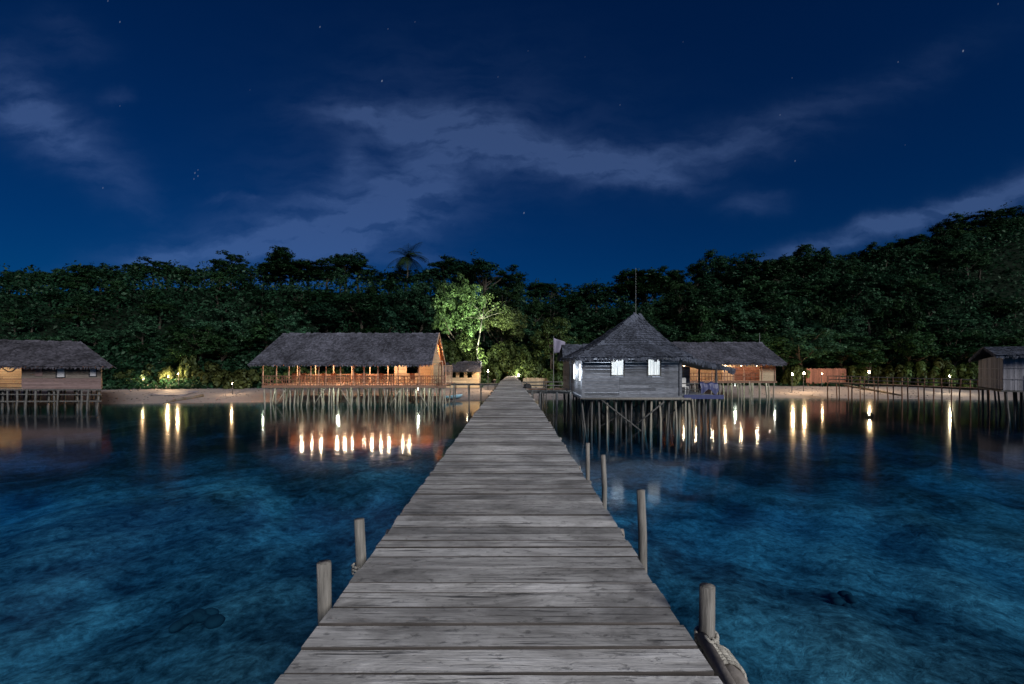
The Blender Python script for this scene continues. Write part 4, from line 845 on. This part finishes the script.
# ------------------------------------------------------------------ low open pavilion behind
random.seed(41)
pb = thing('low_pavilion', 'low thatched pavilion with lit open front and short roof mast', 'pavilion', (21.5, 46, 0))
fe2, rd2, be2, ez2, rz2 = 42.9, 46.4, 50.0, 3.48, 5.62
xa, xb = 15.8, 25.95
mb = MB(); thatch(mb, (xa, fe2, ez2), (xb, fe2, ez2), (25.4, rd2, rz2), (xa, rd2, rz2), 16, 44); thatch(mb, (xb, be2, ez2), (xa, be2, ez2), (xa, rd2, rz2), (25.4, rd2, rz2), 10, 26); ridgecap(mb, (xa, rd2, rz2), (25.45, rd2, rz2), 30, .3); fringe(mb, (xa, fe2, ez2), (xb, fe2, ez2), 90, .2)
roof = mb.build('roof', M['thatch'], pb); mb = MB(); slab(mb, [(xa, fe2, ez2), (xb, fe2, ez2), (25.4, rd2, rz2), (xa, rd2, rz2)]); slab(mb, [(xb, be2, ez2), (xa, be2, ez2), (xa, rd2, rz2), (25.4, rd2, rz2)]); mb.build('roof_lining', M['lining'], roof)
F2 = 1.84; mb = MB(); yy = 43.6
while yy < 49.2: mb.bb((16.2, yy, F2 - .05), (25.4, yy + .19, F2)); yy += .2
mb.bb((16.2, 43.62, F2 - .2), (25.4, 43.74, F2 - .055)); mb.build('floor', M['floor'], pb)
mb = MB(); boards(mb, (16.3, 47.0), (25.3, 47.0), F2, 3.9, .3); boards(mb, (25.35, 43.8), (25.35, 49.1), F2, 3.4, .3); boards(mb, (16.3, 49), (16.3, 43.8), F2, 3.4, .3); mb.build('inner_wall', M['panel'], pb)
for (a, b_, q) in (((23.8, 43.75), (25.3, 43.75), 3.4), ((20.6, 44.6), (21.8, 44.6), 3.5)): mb = MB(); boards(mb, a, b_, F2, q, .27); mb.build('front_panel', M['panel'], pb)
mb = MB(); boards(mb, (22.0, 45.3), (25.2, 45.3), F2, 3.2, .22, gap=.02); mb.build('screen', M['red_wall'], pb)
for px in (697, 712, 724, 733, 744, 762, 775): MB().tube((X(px, 43.7), 43.7, F2), (X(px, 43.7), 43.7, ez2 + .25), .05, .045).build('column', M['frame'], pb)
mb = MB()
for hh in (.75, .42): mb.beam((16.4, 43.64, F2 + hh), (23.7, 43.64, F2 + hh), .05, .06)
x_ = 16.5
while x_ < 23.6: mb.bb((x_, 43.67, F2), (x_ + .05, 43.69, F2 + .75)); x_ += random.uniform(.22, .4)
mb.build('railing', M['rail'], pb)
mb = MB(); zz_ = ez2 + .05
while zz_ < rz2 - .25: f_ = (zz_ + .1 - ez2) / (rz2 - ez2); mb.bb((25.33, fe2 + .35 + (rd2 - fe2) * f_, zz_), (25.37, be2 - .35 - (be2 - rd2) * f_, zz_ + .21)); zz_ += .22
mb.build('gable', M['panel'], pb)
MB().tube((X(759.5, 46.4), 46.4, rz2 - .1), (X(759.5, 46.4), 46.4, Z(333, 46.4)), .03, .02, 6).build('mast', M['mast'], pb)
for yy, n_ in ((43.75, 18), (45.5, 14), (48.6, 10)):
    for x_ in np.linspace(16.4, 25.3, n_): add_pile(pb, x_ + random.uniform(-.15, .15), yy + random.uniform(-.15, .15), F2 - .06, M['pile'], .06, .08)
for i, (px, dd, z_, e_) in enumerate([(684, 44.3, 3.3, 24), (696, 44.3, 3.3, 26), (712, 44.3, 3.3, 24), (725, 44.3, 3.3, 34), (741, 44.3, 3.3, 24), (757, 44.3, 3.3, 26), (770, 46.2, 3.5, 26)]):
    hanging_bulb((X(px, dd), dd, z_), f'warm bulb under the low pavilion roof, {ords[i]} from the two-window house', 'bulbs under the low pavilion roof', e_, WARM, 'bulb', .05, 1.1)
for i, (px, lb) in enumerate([(774, "white bulb under the low pavilion's floor at its right corner"), (735, "white bulb under the middle of the low pavilion's floor")]):
    hanging_bulb((X(px, 44.4), 44.4, F2 - .5), lb, 'bulbs under the low pavilion floor', [60, 34][i], GREENW, 'bulb_dim', .03, .25)

# ------------------------------------------------------------------ pale hut at the right edge
random.seed(51)
hc = thing('stilt_hut', 'pale windowless hut on thin stilts at the end of the railed pier', 'hut', (34, 31.5, 0))
mb = MB()
def vboards(mb, a, b_, z0, z1, w, z1b=None):
    a, b_ = Vector((*a, 0)), Vector((*b_, 0)); d_ = b_ - a; ln = d_.length; d_.normalize(); n = Vector((-d_.y, d_.x, 0)); rot = Matrix((d_, n, Vector((0, 0, 1)))).transposed(); s_ = 0
    while s_ < ln - .01:
        w_ = min(w * random.uniform(.85, 1.15), ln - s_); zt_ = z1 if z1b is None else z1 + (z1b - z1) * s_ / ln
        mb.box(a + d_ * (s_ + w_ / 2) + n * random.uniform(-.008, .008) + Vector((0, 0, (z0 + zt_) / 2)), (w_ - .006, .03, zt_ - z0 + random.uniform(-.02, .02)), rot); s_ += w_
K0 = Vector((31.3, 29.0, 0)); KS = Vector((2.5, 4.0, 0)).normalized(); KF = Vector((4.0, -2.5, 0)).normalized()     # corner, along the side, along the front
def K(f_, s_, z_=0): return K0 + KF * f_ + KS * s_ + Vector((0, 0, z_))
KD, KW = 4.6, 6.0
vboards(mb, K(0, 0).xy, K(0, KD).xy, 1.84, 4.05, .11, 3.75); vboards(mb, K(0, 0).xy, K(KW, 0).xy, 1.80, 4.05, .11); vboards(mb, K(KW, 0).xy, K(KW, KD).xy, 1.84, 4.05, .11, 3.75); vboards(mb, K(0, KD).xy, K(KW, KD).xy, 1.84, 3.75, .11)
for z_ in (2.45, 3.15):
    mb.beam(K(-.03, 0, z_), K(-.03, KD, z_), .03, .05); mb.beam(K(0, -.03, z_ + .06), K(KW, -.03, z_ + .06), .03, .05)
mb.build('wall', M['wall_pale'], hc)
mb = MB(); q0, q1, q2, q3 = K(-.45, -.5, 4.02), K(KW + .4, -.5, 4.02), K(KW + .4, 1.9, 4.62), K(-.45, 1.9, 4.62); q4, q5 = K(-.45, KD + .4, 3.72), K(KW + .4, KD + .4, 3.72)
thatch(mb, q0, q1, q2, q3, 8, 30); thatch(mb, q5, q4, q3, q2, 8, 30); fringe(mb, q0, q1, 70, .2); fringe(mb, q4, q3, 24, .2); fringe(mb, q0, q3, 24, .2)
roof = mb.build('roof', M['thatch_blue'], hc); mb = MB(); slab(mb, [q0, q1, q2, q3]); slab(mb, [q5, q4, q3, q2]); mb.build('roof_lining', M['pile_dark'], roof)
mb = MB(); mb.beam(K(-.1, KD / 2, 1.74), K(KW, KD / 2, 1.74), KD + .1, .1); mb.build('floor', M['pile_dark'], hc)
vb = MB(); vboards(vb, K(.95, -.05).xy, K(1.75, -.05).xy, 1.82, 2.75, .8); vb.build('door', M['blue'], hc)
for sy in (.1, 1.6, 3.1, KD - .1):
    for fx in np.linspace(.1, KW - .1, 8): c_ = K(fx + random.uniform(-.15, .15), sy + random.uniform(-.15, .15)); add_pile(hc, c_.x, c_.y, 1.70, M['pile_dark'], .06, .1)

# ------------------------------------------------------------------ plank house at the left edge
random.seed(61)
hd = thing('plank_house', 'plank house on stilts with two small windows and a warm open porch', 'house', (-38, 37, 0))
Yf, zf, zt = 35.0, 1.55, 3.35; xr = X(101, 35)
wd1 = (X(57, 35), X(65, 35), Z(377, 35), Z(368, 35)); wd2 = (X(90, 35), X(96.5, 35), Z(376, 35), Z(368.5, 35)); xp = X(22, 35)
mb = MB(); boards(mb, (xp, Yf), (xr, Yf), 2.37, zt, .14, holes=[(w[0] - xp, w[1] - xp, w[2], w[3]) for w in (wd1, wd2)], gap=.008); boards(mb, (xr, Yf + .02), (X(102, 41.5), 41.5), 2.37, zt, .14, gap=.008)
wl_ = mb.build('wall', M['wall_brown'], hd)
mb = MB(); boards(mb, (xp, Yf - .02), (xr + .02, Yf - .02), zf, 2.36, .13, gap=.008); boards(mb, (xr + .02, Yf), (X(102, 41.5) + .02, 41.5), zf, 2.36, .13, gap=.008); mb.build('lower_wall', M['wall_pink'], hd)
mb = MB(); boards(mb, (xp + .03, 37.8), (xp + .03, Yf + .02), zf, zt, .2); boards(mb, (-47, 37.8), (xp + .03, 37.8), zf, zt, .22); mb.build('porch_wall', M['panel'], hd)
mb = MB(); boards(mb, (X(102, 41.5), 41.5), (-47, 41.5), zf, zt, .2); mb.build('back_wall', M['wall_brown'], hd)
for w in (wd1, wd2):
    mb = MB(); e = .06
    for (a, b_) in (((w[0] - e, w[2] - e), (w[0], w[3] + e)), ((w[1], w[2] - e), (w[1] + e, w[3] + e)), ((w[0], w[3]), (w[1], w[3] + e)), ((w[0], w[2] - e), (w[1], w[2]))): mb.bb((a[0], Yf - .05, a[1]), (b_[0], Yf + .04, b_[1]))
    wf = mb.build('window', M['dark'], hd); MB().bb((w[0], Yf + .01, w[2]), (w[1], Yf + .03, w[3])).build('pane', M['glass'], wf)
MB().bb((X(36, 35), Yf - .06, Z(376, 35)), (X(43, 35), Yf - .02, Z(367.5, 35))).build('shutter', M['wall_pink'], hd)
mb = MB(); mb.add([(-47, Yf - .05, zf - .12), (xr + .1, Yf - .05, zf - .12), (X(102, 41.6) + .1, 41.6, zf - .12), (-47, 41.6, zf - .12), (-47, Yf - .05, zf - .02), (xr + .1, Yf - .05, zf - .02), (X(102, 41.6) + .1, 41.6, zf - .02), (-47, 41.6, zf - .02)], [(3, 2, 1, 0), (4, 5, 6, 7), (0, 1, 5, 4), (1, 2, 6, 5), (2, 3, 7, 6), (3, 0, 4, 7)]); mb.build('floor', M['pile_dark'], hd)
mb = MB(); A0, A1, B0, B1 = Vector((-48, 34.3, 3.28)), Vector((X(112.5, 34.3), 34.3, 3.28)), Vector((-36.4, 38.4, 5.30)), Vector((-48, 38.4, 5.55)); A2, A3 = Vector((X(109, 42.4), 42.4, 3.28)), Vector((-48, 42.4, 3.28))
thatch(mb, A0, A1, B0, B1, 15, 56); thatch(mb, A1, A2, B0, B0, 15, 26); thatch(mb, A2, A3, B1, B0, 10, 30); ridgecap(mb, B1, B0, 30, .28); ridgecap(mb, A1, B0, 14, .2); fringe(mb, A0, A1, 110, .2)
roof = mb.build('roof', M['thatch_dark'], hd); mb = MB(); slab(mb, [A0, A1, B0, B1]); slab(mb, [A1, A2, B0]); slab(mb, [A2, A3, B1, B0]); mb.build('roof_lining', M['lining'], roof)
for x_ in (xp, -41.5, -45): MB().tube((x_, Yf + .05, zf), (x_, Yf + .05, 3.35), .06, .055).build('porch_post', M['pile_dark'], hd)
mb = MB()
for hh in (.75, .4): mb.beam((-47, Yf, zf + hh), (xp, Yf, zf + hh), .05, .06)
mb.build('railing', M['rail'], hd)
mb = MB(); pts = [P(0 + 17 * t_, 366 + 8 * math.sin(t_ * math.pi) ** .8 * (.4 + .6 * t_), 34.9) for t_ in np.linspace(0, 1, 9)]; mb.path(pts, .05, 6); mb.build('hanging_swag', M['pile_dark'], hd)
for yy, n_ in ((35.1, 22), (36.8, 16), (39, 12), (41.2, 10)):
    for x_ in np.linspace(-46.5, X(101, yy) - .1, n_): add_pile(hd, x_ + random.uniform(-.2, .2), yy + random.uniform(-.2, .2), zf - .1, M['pile_dark'], .065, .1)
mb = MB(); mb.beam((-47, 35.05, .55), (xr, 35.05, .6), .06, .1).beam((-47, 35.05, 1.15), (xr, 35.05, 1.1), .06, .08); mb.build('floor_joist', M['pile_dark'], hd)
hanging_bulb((-38.9, 36.3, 3.15), 'warm porch bulb of the plank house at the picture edge', 'porch bulbs', 40, WARM, 'bulb', .07, .8)
hanging_bulb((-42.2, 36.3, 3.15), 'warm bulb deeper along the porch of the plank house', 'porch bulbs', 40, WARM, 'bulb', .07, .8)

# ------------------------------------------------------------------ small hut, fence, flag, beach lamps
random.seed(71)
d = 51.0; g = gz(X(465, d), d); sh = thing('beach_hut', 'small dark-roofed hut with lit front beside the jetty head', 'hut', (X(465, d), d, g)); x0, x1 = X(446, d), X(479, d)
mb = MB(); boards(mb, (x0, d), (x1, d), g + .05, Z(370.5, d), .2, holes=[(.6, 1.1, Z(377, d), Z(372, d)), (1.5, 2.0, Z(377, d), Z(372, d)), (2.4, 2.9, Z(377, d), Z(372, d))]); boards(mb, (x1, d + .02), (x1, d + 3), g + .05, Z(370.5, d), .2); boards(mb, (x1, d + 3), (x0, d + 3), g + .05, Z(370.5, d), .2); boards(mb, (x0, d + 3), (x0, d + .02), g + .05, Z(370.5, d), .2); mb.build('wall', M['panel'], sh)
mb = MB(); e_, r_ = Z(371.5, d) , Z(362, d + 1.5); thatch(mb, (x0 - .4, d - .9, e_), (x1 + .3, d - .9, e_), (x1 + .1, d + 1.5, r_), (x0 - .2, d + 1.5, r_), 8, 18); thatch(mb, (x1 + .3, d + 3.9, e_), (x0 - .4, d + 3.9, e_), (x0 - .2, d + 1.5, r_), (x1 + .1, d + 1.5, r_), 8, 18); ridgecap(mb, (x0 - .2, d + 1.5, r_), (x1 + .1, d + 1.5, r_), 10, .25)
rf = mb.build('roof', M['thatch_dark'], sh); mb = MB(); slab(mb, [(x0 - .4, d - .9, e_), (x1 + .3, d - .9, e_), (x1 + .1, d + 1.5, r_), (x0 - .2, d + 1.5, r_)]); slab(mb, [(x1 + .3, d + 3.9, e_), (x0 - .4, d + 3.9, e_), (x0 - .2, d + 1.5, r_), (x1 + .1, d + 1.5, r_)]); mb.build('roof_lining', M['pile_dark'], rf)
hanging_bulb((X(468, d), d - .55, Z(372.5, d) + .1), 'warm bulb under the eave of the small beach hut', None, 12, WARM, 'bulb', .05, .3)
d = 55.5; mb = MB(); x_ = X(806, d)
while x_ < X(846, d): w_ = random.uniform(.07, .11); g = gz(x_, d); mb.bb((x_, d - .03, g - .1), (x_ + w_ - .012, d + .03, Z(368.5, d) + random.uniform(-.06, .06))); x_ += w_
for z_ in (gz(X(826, d), d) + .35, gz(X(826, d), d) + 1.0): mb.beam((X(806, d), d + .06, z_), (X(846, d), d + .06, z_), .04, .05)
mb.solo('bamboo_fence', M['red_wall'], (X(826, d), d, gz(X(826, d), d)), 'reddish bamboo fence panel lit by the pair of beach lamps', 'fence')
d = 52.5; mb = MB(); x_ = X(523, d)
while x_ < X(548, d): w_ = random.uniform(.07, .11); mb.bb((x_, d - .03, gz(x_, d) - .1), (x_ + w_ - .012, d + .03, gz(x_, d) + 1.1 + random.uniform(-.05, .05))); x_ += w_
mb.solo('bamboo_fence', M['panel'], (X(535, d), d, gz(X(535, d), d)), 'pale low bamboo fence right of the jetty head lamp', 'fence')
post_lamp(488, 371.5, 49.5, 'white lamp on a post right of the small beach hut', 'lamps along the beach', 130, WARM, 'bulb_white', .06)
post_lamp(518.5, 375.5, 53.5, 'brightest lamp, at the head of the jetty', 'lamps along the beach', 95, (1.0, .84, .6), 'bulb_white', .10)
post_lamp(792.5, 374.5, 50.0, 'left lamp of the close pair on the beach', 'lamps along the beach', 120, WARM, 'bulb_white', .075)
post_lamp(804, 373.5, 51.0, 'right lamp of the close pair, next to the red fence', 'lamps along the beach', 120, WARM, 'bulb_white', .08)
post_lamp(822, 374, 54.0, 'small dim lamp in front of the red bamboo fence', 'lamps along the beach', 14, WARM, 'bulb', .05)
post_lamp(869, 372.5, 51.0, 'lone lamp on the beach near the start of the railed pier', 'lamps along the beach', 120, WARM, 'bulb_white', .08)
post_lamp(143, 379.5, 50.0, 'garden lamp among leaves nearest the plank house', 'garden lamps at the sand', 50, WARM, 'bulb', .035)
post_lamp(168, 377, 49.8, 'garden lamp lighting yellow leaves above the sand', 'garden lamps at the sand', 110, WARM, 'bulb', .04)
post_lamp(178, 374, 49.8, 'small garden lamp beneath the tall leaning shrub', 'garden lamps at the sand', 60, WARM, 'bulb', .035)
post_lamp(232, 384, 45.5, 'low lamp on the sand in front of the green hedge shrubs', 'garden lamps at the sand', 30, WARM, 'bulb', .03)
post_lamp(950, 377, 48.0, 'small lamp behind the railed pier near the pale hut', 'lamps along the beach', 90, (1, .8, .5), 'bulb', .035)
# floodlight for the tree
d = 50.2; p = Vector((-1.9, d, gz(-1.9, d))); o = thing('floodlight', 'small floodlight on a thin pole aimed up at the bright green tree', 'floodlight', p)
MB().bb(p + Vector((-.03, -.03, -.1)), p + Vector((.03, .03, .9))).build('stand', M['dark'], o); MB().box(p + Vector((0, 0, 1.0)), (.3, .14, .22), Matrix.Rotation(R(40), 3, 'X')).build('housing', M['dark'], o)
ld = bpy.data.lights.new('flood', 'SPOT'); ld.energy = 19000; ld.color = (1.0, 1.0, .72); ld.spot_size = R(74); ld.spot_blend = .8; ld.shadow_soft_size = .1
lo = bpy.data.objects.new('light', ld); COL.objects.link(lo); lo.parent = o; lo.location = (0, .05, 1.25); lo.rotation_euler = (Vector((X(474, 55), 55, 9.5)) - (p + Vector((0, .05, 1.25)))).to_track_quat('-Z', 'Y').to_euler()
# flag
d = 39.5; x_ = X(553.5, d); fg = thing('flagpole', 'slim flagpole with a drooping faded flag beside the two-window house', 'flagpole', (x_, d, 0)); MB().tube((x_, d, gz(x_, d) - .3), (x_, d, Z(336, d)), .035, .025, 8).build('pole', M['mast'], fg)
mb = MB(); V = []; nxx, nz = 10, 8
for i in range(nxx + 1):
    for j in range(nz + 1):
        a = i / nxx; b_ = j / nz; V.append((x_ + .03 + a * 1.0, d + .1 * math.sin(a * 7 + b_ * 1.5), Z(338, d) - b_ * (1.35 - .55 * a) - a * .35))
mb.add(V, [(i * (nz + 1) + j, (i + 1) * (nz + 1) + j, (i + 1) * (nz + 1) + j + 1, i * (nz + 1) + j + 1) for i in range(nxx) for j in range(nz)]); fo = mb.build('flag', M['flag'], fg, True); fm = fo.modifiers.new('thick', 'SOLIDIFY'); fm.thickness = .008

# ------------------------------------------------------------------ small things on the beach and in the water
random.seed(81)
def log(pts, r0, r1, label, name='driftwood_log', cat='log'):
    mb = MB(); n = len(pts)
    mb.path(pts, [r0 + (r1 - r0) * i / (n - 1) for i in range(n)], 9); c = pts[0]; mb.solo(name, M['log'], c, label, cat, None, True)
def onsand(px, py_d, dz=0): x_ = X(px, py_d); return Vector((x_, py_d, max(gz(x_, py_d), -.1) + dz))
log([onsand(164, 40.0, .02), onsand(175, 41.2, .12), onsand(186, 42.2, .1), onsand(203, 44, .12)], .1, .14, 'long dark log lying from the sand into the water left of the pavilion')
log([onsand(838, 56, .1), onsand(858, 52.5, .12), onsand(880, 49.5, .1), onsand(902, 46.8, .05)], .14, .1, 'long dark timber lying down the sand under the railed pier')
mb = MB(); V = []; n_ = 8
for i in range(n_ + 1):
    for j in range(n_ + 1): x_ = X(163 + 33 * i / n_ - 6 * j / n_, 46); y_ = 44.2 + 3.2 * j / n_; V.append((x_, y_, gz(x_, y_) + .06 + .04 * math.sin(i * 1.4) * math.cos(j)))
mb.add(V, [(i * (n_ + 1) + j, (i + 1) * (n_ + 1) + j, (i + 1) * (n_ + 1) + j + 1, i * (n_ + 1) + j + 1) for i in range(n_) for j in range(n_)])
o = mb.solo('grey_tarpaulin', M['greyblue'], (X(180, 46), 46, gz(X(180, 46), 46)), 'grey-blue tarpaulin spread on the sand left of the pavilion', 'tarpaulin'); q = o.modifiers.new('thick', 'SOLIDIFY'); q.thickness = .03
def boat(px, d, ln, wd, rot, mat, label, z=None):
    x_ = X(px, d); z0 = (max(gz(x_, d), 0) if z is None else z); o = thing('small_boat', label, 'boat', (x_, d, z0)); rings = []; n_ = 13
    for i in range(n_):
        t_ = i / (n_ - 1) * 2 - 1; w_ = wd * (1 - abs(t_) ** 2.4) * .5 + .01; dp = .30 * (1 - .25 * t_ * t_); up = .12 * t_ * t_
        rings.append([(t_ * ln / 2, w_ * math.cos(a), .34 + up - dp * abs(math.sin(a)) ** .8) for a in np.linspace(0, math.pi, 9)])
    mb = MB(); rot_ = Matrix.Rotation(rot, 3, 'Z'); V = [rot_ @ Vector(p) + Vector((x_, d, z0)) for r_ in rings for p in r_]
    mb.add(V, [(i * 9 + j, (i + 1) * 9 + j, (i + 1) * 9 + j + 1, i * 9 + j + 1) for i in range(n_ - 1) for j in range(8)]); h_ = mb.build('hull', mat, o, True); q = h_.modifiers.new('thick', 'SOLIDIFY'); q.thickness = .03
    mb = MB()
    for t_ in (-.4, 0, .4): c_ = rot_ @ Vector((t_ * ln / 2 * 1.0, 0, .31)) + Vector((x_, d, z0)); mb.box(c_, (.18, wd * .9, .025), rot_)
    mb.build('thwart', mat, o)
mb = MB(); rl = random.Random(5)
for k in range(900):
    x_ = rl.uniform(-42, 45); s_ = rl.uniform(.3, 9.5); y_ = float(shore(x_)) + s_; z_ = gz(x_, y_); a_ = rl.uniform(0, 3.14); q_ = rl.random()
    if abs(x_) < 1.2: continue
    if q_ < .55: l_ = rl.uniform(.05, .3); mb.beam((x_, y_, z_ + .01), (x_ + math.cos(a_) * l_, y_ + math.sin(a_) * l_, z_ + .03), .03, .02)
    else: mb.sphere((x_, y_, z_ + .01), (rl.uniform(.03, .12), rl.uniform(.03, .12), rl.uniform(.02, .06)), 6, 4)
tag(mb.build('beach_litter', M['log']), 'twigs, stones and leaf litter scattered over the sand', 'litter', kind='stuff')
boat(453, 43.2, 2.6, .85, .9, M['skyblue'], 'pale blue small boat drawn up between pavilion and jetty')
mb = MB()
for k in range(5): mb.path([Vector((1.02, 30.2, DZ + .05 + k * .05)) + Vector((math.cos(a) * (.24 - k * .02), math.sin(a) * .2, .03 * math.sin(a * 2 + k))) for a in np.linspace(0, 6.28, 15)], .045, 6)
mb.solo('rope_heap', M['dark'], (1.0, 30.2, DZ), 'dark heap of rope at the jetty edge by the side walkway', 'rope', None, True)
def rock(px, py, r, label):
    d = CAMZ * F / (py - HZ); d *= (CAMZ + 1.0) / CAMZ; x_ = X(px, d); rr = random.Random(int(px)); mb = MB()
    for k in range(9): mb.sphere((x_ + rr.uniform(-1, 1) * r, d + rr.uniform(-1, 1) * r, gz(x_, d) + rr.uniform(0, .12)), (r * rr.uniform(.3, .6), r * rr.uniform(.3, .6), r * rr.uniform(.2, .4)), 10, 7)
    mb.solo('coral_head', M['rock'], (x_, d, gz(x_, d)), label, 'coral', 'coral heads on the seabed', True)
rock(842, 592, .22, 'dark round coral head under clear water right of the near post'); 
rock(200, 615, .3, 'small dark coral head under the water left of the jetty')
